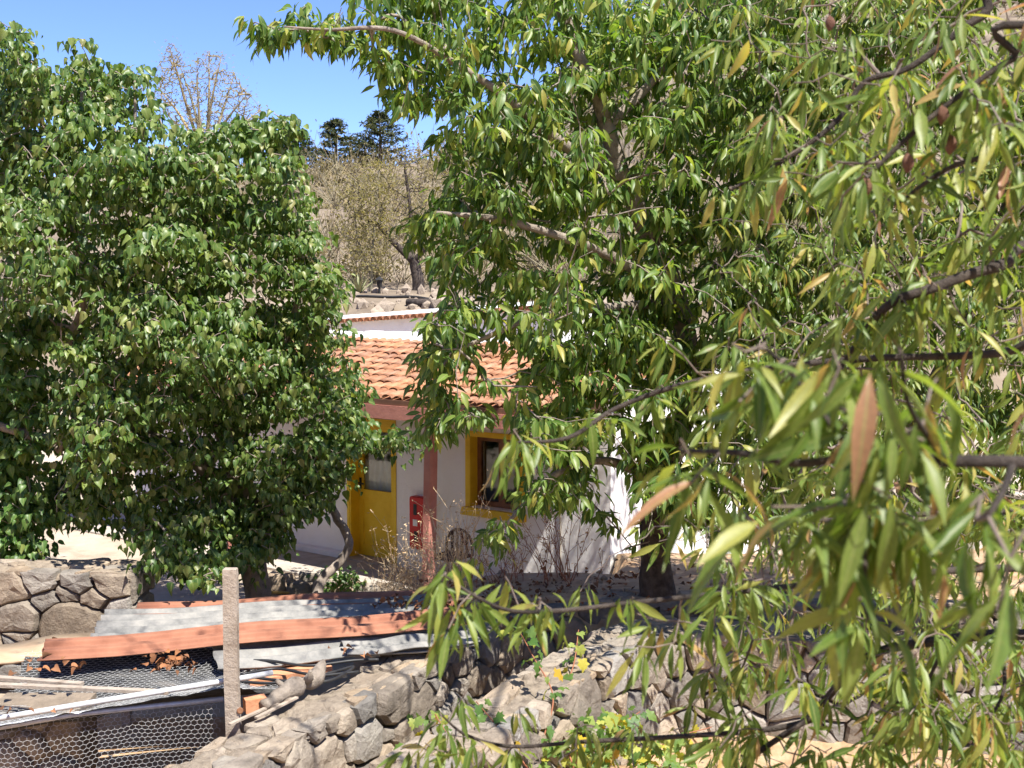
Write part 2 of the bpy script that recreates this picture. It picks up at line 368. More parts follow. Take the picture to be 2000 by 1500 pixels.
# porch posts: square with chamfered corners, slightly leaning
def post(x, lean):
    mb = MB(); h_ = .072; c = .025
    oc = [(-h_+c,-h_),(h_-c,-h_),(h_,-h_+c),(h_,h_-c),(h_-c,h_),(-h_+c,h_),(-h_,h_-c),(-h_,-h_+c)]
    v = [(x+a+lean, -.80+b, -.06) for a, b in oc] + [(x+a, -.80+b, EAVE_Z-.10) for a, b in oc]
    mb.add(v, [tuple(range(8))[::-1], tuple(range(8,16))] + [(i,(i+1)%8,8+(i+1)%8,8+i) for i in range(8)])
    hl('porch_post', mb, 'pink')
post(-1.82, -.07); post(-5.6, 0)
hl('porch_beam', MB().box((-8.9, -.86, EAVE_Z-.20), (-.1, -.74, EAVE_Z-.085)), 'pink')
# door
dm = MB(); y0 = .16
dm.box((DX0+.002, -.006, .0), (DX0+.022, y0+.06, DZ-.001)); dm.box((DX1-.022, -.006, 0), (DX1-.002, y0+.06, DZ-.001)); dm.box((DX0+.0225, -.006, DZ-.022), (DX1-.0225, y0+.06, DZ-.002))
dm.box((DX0-.05, -.012, .0), (DX0+.0, -.002, DZ+.08)); dm.box((DX1, -.012, -.05), (DX1+.07, -.002, DZ+.08)); dm.box((DX0+.001, -.012, DZ), (DX1-.001, -.002, DZ+.08))
door = hl('door', dm, 'yellow')
A, B = DX0 + .024, DX1 - .024
lf = MB(); sw = .085
lf.box((A, y0, .05), (A+sw, y0+.045, DZ-.025)); lf.box((B-sw, y0, .05), (B, y0+.045, DZ-.025))
for z0, z1 in ((.05,.2), (.86,1.0), (DZ-.13, DZ-.025)): lf.box((A+sw+.0005, y0+.001, z0), (B-sw-.0005, y0+.044, z1))
hl('door_leaf', lf, 'yellow', door)
hl('door_panel', MB().box((A+sw+.0005, y0+.014, .2005), (B-sw-.0005, y0+.034, .8595)), 'yellow', door)
hl('pane', MB().box((A+sw+.0005, y0+.02, 1.0005), (B-sw-.0005, y0+.026, DZ-.1305)), 'glass', door)
cu = MB(); nn = 26
for i in range(nn):
    a = A + sw - .02 + (B - A - 2*sw + .04) * i / nn; b = A + sw - .02 + (B - A - 2*sw + .04) * (i+1) / nn
    ya = y0 + .07 + .012*math.sin(i*1.3); yb = y0 + .07 + .012*math.sin((i+1)*1.3)
    cu.add([(a, ya, .98), (b, yb, .98), (b, yb, 1.42), (a, ya, 1.42)], [(0,1,2,3)])
hl('curtain', cu, 'white', door)
hd = MB().box((A+.02, y0-.012, 1.0), (A+.055, y0-.0005, 1.16)); hd.tube([(A+.038, y0-.0125, 1.09), (A+.038, y0-.05, 1.09), (A+.14, y0-.055, 1.085)], .011, 6)
hl('handle', hd, 'black', door)
hl('threshold', MB().box((DX0-.04, -.13, -.06), (DX1+.06, .20, .046)), 'concrete', door)
# window
wn = MB(); bd = .07
wn.box((WX0-bd, -.014, WZ0-.002), (WX0-.0, -.002, WZ1+bd)); wn.box((WX1, -.014, WZ0-.002), (WX1+bd, -.002, WZ1+bd)); wn.box((WX0+.001, -.014, WZ1), (WX1-.001, -.002, WZ1+bd))
for a, b in ((WX0+.002, WX0+.012), (WX1-.012, WX1-.002)): wn.box((a, -.013, WZ0+.001), (b, .14, WZ1-.001))
window = hl('window', wn, 'yellow')
hl('sill', MB().add([(WX0-bd-.02,-.10,WZ0-.10), (WX1+bd+.02,-.10,WZ0-.10), (WX1+bd+.02,-.003,WZ0-.10), (WX0-bd-.02,-.003,WZ0-.10),
                     (WX0-bd-.02,-.07,WZ0-.004), (WX1+bd+.02,-.07,WZ0-.004), (WX1+bd+.02,-.003,WZ0-.004), (WX0-bd-.02,-.003,WZ0-.004)],
                    [(3,2,1,0),(4,5,6,7),(0,1,5,4),(1,2,6,5),(2,3,7,6),(3,0,4,7)]), 'yellow', window)
wf = MB(); yw = .14; a, b = WX0 + .0125, WX1 - .0125; mid = (a + b) / 2
for q0, q1 in ((a, a+.06), (mid-.05, mid+.05), (b-.06, b)): wf.box((q0, yw, WZ0+.002), (q1, yw+.05, WZ1-.002))
for z0, z1 in ((WZ0+.002, WZ0+.07), (WZ1-.07, WZ1-.002)):
    for q0, q1 in ((a+.0605, mid-.0505), (mid+.0505, b-.0605)): wf.box((q0, yw+.001, z0), (q1, yw+.049, z1))
hl('frame', wf, 'wood', window)
for q0, q1 in ((a+.061, mid-.051), (mid+.051, b-.061)): hl('pane', MB().box((q0, yw+.02, WZ0+.0705), (q1, yw+.025, WZ1-.0705)), 'glass', window)
hl('conduit', MB().tube([(-.40, -.016, .0), (-.40, -.016, 2.3)], .011, 6), 'concrete')
# red box on the wall
rp = Cot @ Vector((-2.68, 0, 0)); rz_ = CRZ
rb = thing('red_box', (rp.x, rp.y, .33), 'narrow red metal box with dark slots and white label on the cottage wall', 'wall box', rz=rz_)
mb = MB(); Wd, Hh, Dp = .30, .72, .09; rr = .035
oc = []
for cx, cz, a0 in ((Wd/2-rr, rr, -90), (Wd/2-rr, Hh-rr, 0), (-Wd/2+rr, Hh-rr, 90), (-Wd/2+rr, rr, 180)):
    for k in range(4): a = R(a0 + 30*k); oc.append((cx + rr*math.cos(a), cz + rr*math.sin(a)))
n = len(oc); v = [(x, -.003, z) for x, z in oc] + [(x, -Dp, z) for x, z in oc] + [(x*.94, -Dp-.012, Hh/2+(z-Hh/2)*.97) for x, z in oc]
mb.add(v, [tuple(range(n)), tuple(range(2*n, 3*n))[::-1]] + [(r*n+i, (r+1)*n+i, (r+1)*n+(i+1)%n, r*n+(i+1)%n) for r in (0,1) for i in range(n)])
hl('body', mb, 'red', rb)
hl('slot', MB().box((-.07, -Dp-.016, .47), (-.01, -Dp-.0125, .62)), 'black', rb)
hl('label_plate', MB().box((-.08, -Dp-.016, .32), (.0, -Dp-.0125, .41)), 'white', rb)
hl('slot', MB().box((-.06, -Dp-.016, .10), (-.0, -Dp-.0125, .25)), 'black', rb)

# ------------------------------------------------------------------ outbuilding behind
P0 = Vector((-5.17, 31.0, 0)); dv = Vector((.71, -.71, 0)); nb_ = Vector((.71, .71, 0))
ob = thing('outbuilding', tuple(P0), 'low white outbuilding wall with a scalloped tile coping behind the cottage roof', 'outbuilding')
def obp(s, d, z): return P0 + dv * s + nb_ * d + Vector((0, 0, z))
LEN = 8.5
def obtop(s): return 2.88 + .062 * s
pp = [(0, obtop(0)), (LEN, obtop(LEN)), (LEN, 0), (0, 0)]
v = [obp(s, 0, z) for s, z in pp] + [obp(s, 3.0, z - (.0)) for s, z in pp]
MB().add(v, [(3,2,1,0), (4,5,6,7), (0,1,5,4), (1,2,6,5), (2,3,7,6), (3,0,4,7)]).out('wall', M['plaster'], ob)
co = MB().add([obp(0, -.16, obtop(0)+.10), obp(LEN, -.16, obtop(LEN)+.10), obp(LEN, .35, obtop(LEN)+.13), obp(0, .35, obtop(0)+.13),
               obp(0, -.10, obtop(0)+.14), obp(LEN, -.10, obtop(LEN)+.14), obp(LEN, .35, obtop(LEN)+.2), obp(0, .35, obtop(0)+.2)],
              [(3,2,1,0), (4,5,6,7), (0,1,5,4), (1,2,6,5), (2,3,7,6), (3,0,4,7)])
cop = co.out('coping', M['white'], ob)
for i in range(int(LEN / .24)):
    s = .12 + i * .24; o = link('tile', tme, cop)
    o.matrix_local = Matrix.Translation(obp(s, -.27, obtop(s) + .0) - P0) @ Matrix.Rotation(R(-45), 4, 'Z') @ Matrix.Rotation(.04, 4, 'X') @ Matrix.Diagonal((1.45, 1.2, 2.2, 1))

# ------------------------------------------------------------------ dry-stone walls
def clip(poly, a, b, c):
    """keep the side a*x + b*y <= c"""
    out = []
    for i in range(len(poly)):
        p, q = poly[i], poly[(i+1) % len(poly)]; dp = a*p[0]+b*p[1]-c; dq = a*q[0]+b*q[1]-c
        if dp <= 0: out.append(p)
        if dp * dq < 0: t = dp / (dp - dq); out.append((p[0]+(q[0]-p[0])*t, p[1]+(q[1]-p[1])*t))
    return out
def cells(w_, h_, n_big, n_small, seed, rbig=(.18,.30), rsmall=(.06,.12), asp=1.25):
    """irregular stone outlines filling a w x h face: power diagram of packed discs"""
    rd = random.Random(seed); s = []
    bins = {}
    for n_, rr_ in ((n_big, rbig), (n_small, rsmall)):
        got = 0
        for _ in range(n_ * 14):
            if got >= n_: break
            r = rd.uniform(*rr_); x = rd.uniform(0, w_); y = rd.uniform(0, h_); k = int(x / .8)
            if all(((x-q[0])/asp)**2 + (y-q[1])**2 > ((r+q[2])*.86)**2 for kk in (k-1, k, k+1) for q in bins.get(kk, ())):
                s.append((x, y, r, rr_)); bins.setdefault(k, []).append(s[-1]); got += 1
    out = []
    for i, (x, y, r, _) in enumerate(s):
        poly = [(0,0), (w_,0), (w_,h_), (0,h_)]
        for j, (x2, y2, r2, _) in enumerate(s):
            if i == j or abs(x2-x) > .95 or abs(y2-y) > .95: continue
            dx, dy = (x2-x)/asp**2, (y2-y)
            c = (x2*x2 - x*x)/asp**2 + (y2*y2 - y*y) + r*r - r2*r2
            poly = clip(poly, 2*dx, 2*dy, c)
            if len(poly) < 3: break
        if len(poly) >= 3:
            ar = .5*abs(sum(poly[k][0]*poly[(k+1)%len(poly)][1]-poly[(k+1)%len(poly)][0]*poly[k][1] for k in range(len(poly))))
            if ar > .0035: out.append((poly, ar))
    return out
def stone_shape(poly, ar, joint, bulge, depth, rd):
    """3 rings: returns (x, y, out) vertices + faces; rounded, uneven pillow with subdivided rim"""
    cx = sum(p[0] for p in poly)/len(poly); cy = sum(p[1] for p in poly)/len(poly)
    rim = []
    for i in range(len(poly)):
        p, q = poly[i], poly[(i+1) % len(poly)]; L = math.hypot(q[0]-p[0], q[1]-p[1])
        if L < .025: continue
        k = max(2, min(5, int(L / .09) + 1))
        for t in range(k):
            f = (t + (.18 if t == 0 else 0)) / k; rim.append((p[0]+(q[0]-p[0])*f, p[1]+(q[1]-p[1])*f))
    n = len(rim)
    if n < 4: return None
    sz = math.sqrt(ar); sd = rd.uniform(0, 99); tx, ty = rd.uniform(-.22,.22), rd.uniform(-.2,.16); push = rd.uniform(-.012,.016)
    v = []; f = []
    edge = min(.03, sz*.08)
    for lev, (shrink, outw) in enumerate(((joint*.5, -depth), (joint, bulge*.15), (joint + edge, bulge*.85), (joint + sz*.24, bulge))):
        for (x, y) in rim:
            dx, dy = x-cx, y-cy; L = math.hypot(dx, dy) + 1e-6
            k = max(.12, 1 - shrink / L); n1_ = noise.noise(Vector((x*5, y*5, sd))); n2_ = noise.noise(Vector((x*19, y*19, sd+5)))
            k *= 1 + (.12*n1_ + .07*n2_) * (lev > 0)
            o_ = outw + (n1_*.02*min(1, sz/.25) + n2_*.013) * (0, .5, .9, 1)[lev] + (tx*dx*k + ty*dy*k)*.5*(lev > 1) + push*(lev > 0)
            v.append((cx+dx*k, cy+dy*k, o_))
    v.append((cx, cy, bulge + push + rd.uniform(-.014, .012)))
    for r in range(3):
        for i in range(n): f.append((r*n+i, r*n+(i+1)%n, (r+1)*n+(i+1)%n, (r+1)*n+i))
    for i in range(n): f.append((3*n+i, 3*n+(i+1)%n, 4*n))
    return v, f
class Path:
    def __init__(s, pts, n=10):
        s.P = smooth_path(pts, n); d = np.linalg.norm(np.diff(s.P[:, :2], axis=0), axis=1); s.S = np.concatenate([[0], np.cumsum(d)]); s.L = s.S[-1]
    def at(s, q):
        q = min(max(q, 0), s.L); p = np.array([np.interp(q, s.S, s.P[:, k]) for k in range(s.P.shape[1])])
        e = .12; a = np.array([np.interp(max(q-e,0), s.S, s.P[:, k]) for k in (0,1)]); b = np.array([np.interp(min(q+e,s.L), s.S, s.P[:, k]) for k in (0,1)])
        d = (b-a)/np.linalg.norm(b-a); return p, Vector((d[0], d[1], 0)), Vector((d[1], -d[0], 0))   # point(x,y,ztop), along, outward (right side)
def stone_wall(name, pts, h_, thick, label, seed, nb, ns, cap_n, rbig=(.18,.30), batter=.08, ends=()):
    path = Path(pts); rd = random.Random(seed); p0, _, _ = path.at(path.L/2)
    root = thing(name, (p0[0], p0[1], p0[2]-h_), label, 'stone wall')
    def face(s, z, o_, side=1):
        p, d, nrm = path.at(s); off_ = (thick/2 + (h_-z)*batter + o_) * side
        return Vector((p[0], p[1], p[2]-h_+z)) + nrm * off_
    # core
    core = MB(); N = int(path.L / .2) + 2; v = []
    for i in range(N):
        s = path.L * i / (N-1)
        v += [face(s, 0, -.05), face(s, h_-.05, -.05), face(s, h_-.05, -.05, -1), face(s, 0, -.05, -1)]
    fs = [(i*4+a, (i+1)*4+a, (i+1)*4+(a+1)%4, i*4+(a+1)%4) for i in range(N-1) for a in range(4)] + [(0,1,2,3), tuple((N-1)*4+a for a in (3,2,1,0))]
    core.add(v, fs).out('earth_core', M['mortar'], root)
    for poly, ar in cells(path.L, h_, nb, ns, seed, rbig):
        g = stone_shape(poly, ar, .006, .028 + .03*min(1, math.sqrt(ar)/.4), .10, rd)
        if g: part('stone', [face(x, y, o_) for x, y, o_ in g[0]], g[1], M['stone'], root, False)
    # cap stones lying on the top
    def top(s, t, o_):
        p, d, nrm = path.at(s)
        return Vector((p[0], p[1], p[2])) + nrm * (thick/2 + .03 - t) + Vector((0, 0, o_ - .012 + .035*noise.noise(Vector((s*1.7, t*2, seed)))))
    for poly, ar in cells(path.L, thick + .04, cap_n, cap_n, seed+5, (.10,.19), (.045,.08), 1.3):
        if rd.random() < .42: continue
        g = stone_shape(poly, ar, .012, .004 + .014*rd.random(), .06, rd)
        if g: part('cap_stone', [top(x, y, o_*.75) for x, y, o_ in g[0]], g[1], M['capstone'], root, False)
    # crumbly earth mortar between them
    ns_ = int(path.L/.045); nt_ = int((thick+.02)/.045); vv = []
    for i in range(ns_+1):
        for j in range(nt_+1):
            x, y = path.L*i/ns_, .01 + thick*j/nt_; q = Vector((x*9, y*9, seed))
            d_ = .018*noise.noise(q) + .014*noise.noise(q*2.7) + .02*(noise.cell(q*.8)-.5) - .004 - .05*(j in (0, nt_))
            vv.append(top(x + .012*noise.noise(q*3), y, d_))
    part('mortar_top', vv, [(i*(nt_+1)+j, (i+1)*(nt_+1)+j, (i+1)*(nt_+1)+j+1, i*(nt_+1)+j+1) for i in range(ns_) for j in range(nt_)], M['topmortar'], root, False)
    for q in ends:     # end face stones
        s = 0 if q == 0 else path.L
        for poly, ar in cells(thick, h_, 3, 4, seed+9, (.14,.22), (.06,.1)):
            g = stone_shape(poly, ar, .011, .05, .05, rd)
            if g:
                p, d, nrm = path.at(s); sg = -1 if q == 0 else 1
                part('stone', [Vector((p[0], p[1], p[2]-h_+y)) + nrm*(thick/2-x)*sg*(1) + d*sg*(o_) for x, y, o_ in g[0]], g[1], M['stone'], root, False)
    return root
WA = stone_wall('stone_wall', [(-2.75,5.9,.84), (-1.97,7.75,.82), (-1.1,9.6,.80), (-.28,11.35,.80), (.55,11.95,.82), (2.2,11.95,.85), (6.5,11.7,.85)], 1.05, .46,
           'grey dry-stone wall climbing beside the chicken run to the planted bed below the cottage', 11, 130, 240, 130, (.12,.25))
WB = stone_wall('stone_wall', [(-1.55,5.9,.92), (-.52,7.7,.90), (.25,9.2,.90), (1.05,10.5,.90), (1.9,10.75,.88), (3.4,10.45,.86), (6.5,9.9,.86)], .95, .48,
           'low dry-stone wall with yellowing grapevine along it, in front of the planted bed wall', 23, 120, 220, 120, (.11,.22))
WC = stone_wall('stone_wall', [(-7.2,12.25,1.12), (-5.6,12.2,1.13), (-3.72,12.12,1.08)], 1.2, .55,
           'squat stone wall of big grey boulders with sunlit top under the mulberry tree', 37, 34, 60, 40, (.13,.30), .03, (1,))

# ------------------------------------------------------------------ plant machinery
def leaf_template(profile, fold=.16, droop=.25, wave=0.0):
    """profile: list of (t, halfwidth); blade along +Y, normal +Z, folded along the rib and bent down"""
    v = []; f = []; rows_ = []
    for i, (t, hw) in enumerate(profile):
        y = t; z = -droop * t * t
        if hw < 1e-4: rows_.append([len(v)]); v.append((0, y, z)); continue
        wv = wave * math.sin(i * 2.1)
        rows_.append([len(v), len(v)+1, len(v)+2]); v += [(-hw, y, z + fold*hw + wv), (0, y, z), (hw, y, z + fold*hw - wv)]
    for a, b in zip(rows_, rows_[1:]):
        if len(a) == 1 and len(b) == 3: f += [(a[0], b[1], b[0]), (a[0], b[2], b[1])]
        elif len(a) == 3 and len(b) == 1: f += [(a[0], a[1], b[0]), (a[1], a[2], b[0])]
        else: f += [(a[0], a[1], b[1]), (a[0], b[1], b[0]), (a[1], a[2], b[2]), (a[1], b[2], b[1])]
    return np.array(v, float), np.array(f, int)
T_MULB = [leaf_template([(0,0), (.03,.22), (.18,.39), (.38,.40), (.62,.27), (.85,.09), (1,0)], fo, d, .045) for d, fo in ((.15,.35), (.4,.6), (.65,.45))]
T_AVO = [leaf_template([(0,0), (.12,.07), (.32,.15), (.55,.165), (.78,.10), (1,0)], fo, d, .014) for d, fo in ((.12,.35), (.35,.55), (.6,.3))]
T_ALM = [leaf_template([(0,0), (.10,.022), (.17,.042), (.36,.088), (.58,.09), (.8,.05), (1,0)], .5, d, .008) for d in (.1, .3, .55)]
def frames(D, Nn):
    D = D / np.linalg.norm(D, axis=1, keepdims=True); X = np.cross(D, Nn); X /= np.linalg.norm(X, axis=1, keepdims=True) + 1e-9
    Z = np.cross(X, D); return X, D, Z
def leaves_mesh(base, X, D, Z, L, W, tmpl):
    tv_, tf_ = tmpl; n = len(base); k = len(tv_)
    V = base[:, None, :] + (X[:, None, :]*tv_[None, :, 0:1]*W[:, None, None] + D[:, None, :]*tv_[None, :, 1:2] + Z[:, None, :]*tv_[None, :, 2:3]) * L[:, None, None]
    Q = tf_[None] + (np.arange(n)*k)[:, None, None]
    return V.reshape(-1, 3), Q.reshape(-1, 3)
def segs_mesh(P0_, P1_, r0, r1, k=4):
    d = P1_ - P0_; d /= np.linalg.norm(d, axis=1, keepdims=True) + 1e-9
    ref = np.where(np.abs(d[:, 2:3]) < .9, np.array([[0,0,1.]]), np.array([[1.,0,0]])); a = np.cross(d, ref); a /= np.linalg.norm(a, axis=1, keepdims=True) + 1e-9; b = np.cross(d, a)
    n = len(P0_); ang = 2*np.pi*np.arange(k)/k; ca, sa = np.cos(ang), np.sin(ang)
    ring = a[:, None, :]*ca[None, :, None] + b[:, None, :]*sa[None, :, None]
    V = np.concatenate([P0_[:, None, :] + ring*r0[:, None, None], P1_[:, None, :] + ring*r1[:, None, None]], axis=1).reshape(-1, 3)
    j = np.arange(k); q = np.stack([j, (j+1) % k, k+(j+1) % k, k+j], axis=1)
    return V, (q[None] + (np.arange(n)*2*k)[:, None, None]).reshape(-1, 4)
def grow(limbs, tips, r_tip=.003, sag=.12, step=.16, seed=1, rmax=.035):
    """limbs: list of polylines of (x,y,z,r); every tip is joined to the nearest wood. Returns node arrays"""
    rd = np.random.default_rng(seed); pos = []; par = []; rad = []
    for lb in limbs:
        P = smooth_path(lb, 6)
        start = -1
        if pos:
            dd = np.linalg.norm(np.array(pos) - P[0, :3], axis=1); start = int(dd.argmin())
        for i, p in enumerate(P): pos.append(p[:3]); par.append(start if i == 0 else len(pos)-2); rad.append(p[3])
    nl = len(pos); pos = list(map(np.array, pos)); A_ = np.array(pos)
    dmin = np.array([np.linalg.norm(A_ - t, axis=1).min() for t in tips]); order = np.argsort(dmin)
    buf = np.zeros((nl + len(tips)*14 + 10, 3)); buf[:nl] = A_; cnt = nl; tip_node = {}
    for ti in order:
        t = tips[ti]; dd = np.linalg.norm(buf[:cnt] - t, axis=1) + np.maximum(0, buf[:cnt, 2]-t[2])*.1; j = int(dd.argmin()); a = buf[j].copy()
        n_ = int(min(10, max(2, round(dd[j] / step)))); off_ = rd.normal(0, .06, 3) * dd[j]
        for q in range(1, n_+1):
            f = q / n_; p = a + (t-a)*f + (off_ + np.array([0, 0, sag*dd[j]])) * math.sin(math.pi*f) * .8 + rd.normal(0, .008, 3)*(q < n_)
            buf[cnt] = p; par.append(j if q == 1 else cnt-1); rad.append(0); cnt += 1
        tip_node[int(ti)] = cnt-1
    pos = buf[:cnt]; par = np.array(par); w2 = np.zeros(cnt)
    leafy = np.ones(cnt, bool); leafy[par[par >= 0]] = False; w2[leafy] = r_tip**2.2
    for i in range(cnt-1, nl-1, -1): w2[par[i]] += w2[i] if par[i] >= nl else 0
    rad = np.array(rad); tw = np.arange(cnt) >= nl; rad[tw] = np.maximum(r_tip, np.minimum(rmax, w2[tw]**(1/2.2)))
    return pos, par, rad, nl, tip_node
def wood_parts(root, pos, par, rad, nl, limbs, mat_limb, mat_twig, twig_k=4, mat_trunk=None):
    """trunk and limbs as smooth tubes, twigs joined into one part"""
    for i, lb in enumerate(limbs):
        P = smooth_path(lb, 7); pts = [Vector(p[:3]) + Vector((noise.noise(Vector(p[:3])*2.1), noise.noise(Vector(p[:3])*2.1+Vector((9,0,0))), 0))*.35*p[3] for p in P]
        rr_ = [p[3]*(1+.13*noise.noise(Vector(p[:3])*6)) for p in P]
        MB().tube(pts, rr_, 10 if i == 0 else 8).out('trunk' if i == 0 else 'limb', (mat_trunk or mat_limb) if i == 0 else mat_limb, root, True)
    idx = np.arange(len(pos))[nl:]; idx = idx[par[idx] >= 0]
    if len(idx):
        r0 = np.where(par[idx] >= nl, rad[par[idx]], rad[idx]*1.1)
        V, Q = segs_mesh(pos[par[idx]], pos[idx], r0, rad[idx], twig_k)
        tag(nppart('twigs', V, Q, mat_twig, root), kind='stuff')
def rosettes(tips, dirs, n_range, size, rd, droop=(20,75), spread=.10, wr=(.85,1.15), up_bias=1.0, along=.0, face=None, fw_=0.0):
    """leaf bases, axes, normals, lengths around every tip"""
    B_, D_, N_, L_ = [], [], [], []
    for t, tw in zip(tips, dirs):
        n_ = rd.integers(*n_range); a0 = rd.uniform(0, 6.28)
        for i in range(n_):
            a = a0 + i*2.4 + rd.normal(0, .3); e = R(rd.uniform(*droop)); h = np.array([math.cos(a), math.sin(a), 0])
            d = h*math.cos(e) + np.array([0,0,-math.sin(e)]) + tw*.25
            nn_ = np.array([0,0,1.])*up_bias + h*.35 + rd.normal(0,.38,3)
            if face is not None: nn_ = nn_ + face*fw_
            B_.append(t - tw*along*rd.uniform(0,1) + h*spread*rd.uniform(.05,.4) + np.array([0,0,-.01])); D_.append(d); N_.append(nn_); L_.append(rd.uniform(*size)*(.7+.3*math.sqrt(rd.uniform())))
    return np.array(B_), np.array(D_), np.array(N_), np.array(L_)
def foliage(root, tips, dirs, n_range, size, tmpls, mat, rd, n_obj=300, wr=(.85,1.15), big='leaf', **kw):
    """every leaf is a curved blade; the ones that show largest are objects, the rest one crown part"""
    B_, D_, N_, L_ = rosettes(tips, dirs, n_range, size, rd, **kw)
    X, D, Z = frames(D_, N_); n = len(B_); W = rd.uniform(*wr, n); ty = rd.integers(0, len(tmpls), n)
    C = B_ + D*L_[:, None]*.5; u, v_, dep = proj(C)
    inside = (u > 0) & (u < 2000) & (v_ > 0) & (v_ < 1500) & (dep > .1)
    cell = {}
    cs = 16
    for i in np.nonzero(inside)[0]:
        k = (int(u[i]//cs), int(v_[i]//cs))
        if k not in cell or dep[i] < dep[cell[k]]: cell[k] = i
    vis = np.array(sorted(cell.values(), key=lambda i: -L_[i]*abs(Z[i][1])**.3/dep[i])[:n_obj], int)
    sel = np.zeros(n, bool); sel[vis] = True
    Vs, Qs, Ss, o_ = [], [], [], 0
    sd_ = [np.minimum(1, np.abs(tm[0][:, 0])*1e3) for tm in tmpls]
    for k, tm in enumerate(tmpls):
        m = (~sel) & (ty == k)
        if m.any():
            V, Q = leaves_mesh(B_[m], X[m], D[m], Z[m], L_[m], W[m], tm); Vs.append(V); Qs.append(Q + o_); Ss.append(np.tile(sd_[k], int(m.sum()))); o_ += len(V)
    if Vs: tag(nppart('crown', np.vstack(Vs), np.vstack(Qs), mat, root, True, np.concatenate(Ss)), kind='stuff')
    mes = [npmesh('leaf', tm[0], tm[1], mat, True, sd_[k]) for k, tm in enumerate(tmpls)]; ro = off(root)
    for i in vis:
        o = link('leaf', mes[ty[i]], root); l = L_[i]
        o.matrix_local = Matrix(((X[i][0]*l*W[i], D[i][0]*l, Z[i][0]*l, B_[i][0]-ro.x), (X[i][1]*l*W[i], D[i][1]*l, Z[i][1]*l, B_[i][1]-ro.y), (X[i][2]*l*W[i], D[i][2]*l, Z[i][2]*l, B_[i][2]-ro.z), (0,0,0,1)))
    return n
def in_poly(x, y, poly):
    c = False
    for i in range(len(poly)):
        (x1, y1), (x2, y2) = poly[i], poly[i-1]
        if (y1 > y) != (y2 > y) and x < (x2-x1)*(y-y1)/(y2-y1)+x1: c = not c
    return c
def tip_dirs(pos, par, tip_node, n):
    d = np.array([pos[tip_node[i]] - pos[par[tip_node[i]]] for i in range(n)]); return d / (np.linalg.norm(d, axis=1, keepdims=True) + 1e-9)
def L3(*pts): return [(*at(u, v, Y), r) for u, v, Y, r in pts]

# ------------------------------------------------------------------ mulberry tree
rd = np.random.default_rng(21)
mp = [(-420,-60),(-200,10),(-60,40),(35,40),(48,95),(75,120),(105,165),(150,110),(172,95),(200,135),(258,125),(285,165),(300,210),(335,250),(400,255),(470,232),(525,240),
      (545,275),(580,330),(605,380),(615,440),(640,490),(668,560),(660,620),(690,650),(680,700),(705,760),(712,830),(690,885),(672,950),(632,985),(590,1020),
      (555,1025),(520,1085),(470,1075),(435,1130),(385,1145),(310,1120),(258,1050),(180,1020),(100,1035),(60,1050),(-420,1050)]
holes = [(150,620,32,70), (100,720,30,36), (330,845,40,30), (395,925,40,30), (500,960,30,30)]
tips = []
while len(tips) < 3000:
    u, v = rd.uniform(-220, 720), rd.uniform(0, 1150)
    if not in_poly(u, v, mp): continue
    if any(((u-a)/c)**2 + ((v-b)/d)**2 < 1 for a, b, c, d in holes) and rd.uniform() < .9: continue
    e = ((u-230)/470)**2 + ((v-620)/600)**2
    Y = 11.5 + 1.7*min(e,1.2) + abs(rd.normal(0, .75)) + .7*noise.noise(Vector((u*.008, v*.008, 1)))
    if u < 105 and v > 610: Y += 1.7
    p = np.array(at(u, v, Y))
    if noise.noise(Vector(p)*1.35) < -.28 and rd.uniform() < .6: continue
    tips.append(p)
while len(tips) < 4100:           # inner shoots that close the crown
    u, v = rd.uniform(-200, 690), rd.uniform(90, 1120)
    if in_poly(u, v, mp): tips.append(np.array(at(u, v, 13.0 + rd.uniform(0, 1.7))))
for a, b, c, d, Y, k in ((745,868,50,16,13.6,16), (700,850,40,25,13.2,10), (640,900,40,40,12.8,10), (820,860,18,14,13.8,4), (160,85,8,12,12.6,3), (20,60,22,30,12.6,10), (520,1050,50,40,13,26), (480,1090,40,40,12.6,22), (600,990,45,35,13.1,18), (330,1090,60,40,12,20), (555,250,20,20,12.8,12), (500,245,40,20,12.8,14), (60,140,25,30,12.5,8), (420,1125,30,25,11.5,8)):
    for _ in range(k): tips.append(np.array(at(a + rd.normal(0,.5)*c, b + rd.normal(0,.5)*d, Y + rd.normal(0,.15))))
tips = np.array(tips)
limbs = [L3((505,1245,13.7,.17), (500,1120,13.7,.15), (490,1000,13.6,.13), (440,850,13.4,.11), (420,650,13.3,.085), (400,450,13.2,.06), (380,280,13.1,.03)),
         L3((490,1000,13.6,.10), (380,900,13.2,.085), (240,820,13,.07), (140,690,13,.06), (165,590,13,.05), (150,400,13,.04), (160,180,12.8,.018)),
         L3((440,850,13.4,.08), (540,700,13.2,.06), (590,540,13.2,.04), (560,330,13.1,.02)),
         L3((380,900,13.2,.07), (180,860,12.7,.06), (60,850,12.6,.05), (-120,760,12.6,.04), (-150,500,12.8,.02)),
         L3((490,1000,13.6,.07), (600,900,13.5,.05), (700,862,13.6,.03), (810,862,13.8,.012)),
         L3((420,650,13.3,.06), (300,520,12.9,.045), (270,330,12.8,.025), (262,150,12.8,.012))]
mul = thing('mulberry_tree', (limbs[0][0][0], limbs[0][0][1], 0), 'big dense mulberry tree with dark green heart-shaped leaves, screening the left of the cottage', 'tree')
limbs[0] = [(limbs[0][0][0], limbs[0][0][1], -.15, .2)] + limbs[0]
pos, par, rad, nl, tn = grow(limbs, tips, .0048, .08, .2, 3); wood_parts(mul, pos, par, rad, nl, limbs, M['bark'], M['twig'])
sunv = np.array(S)
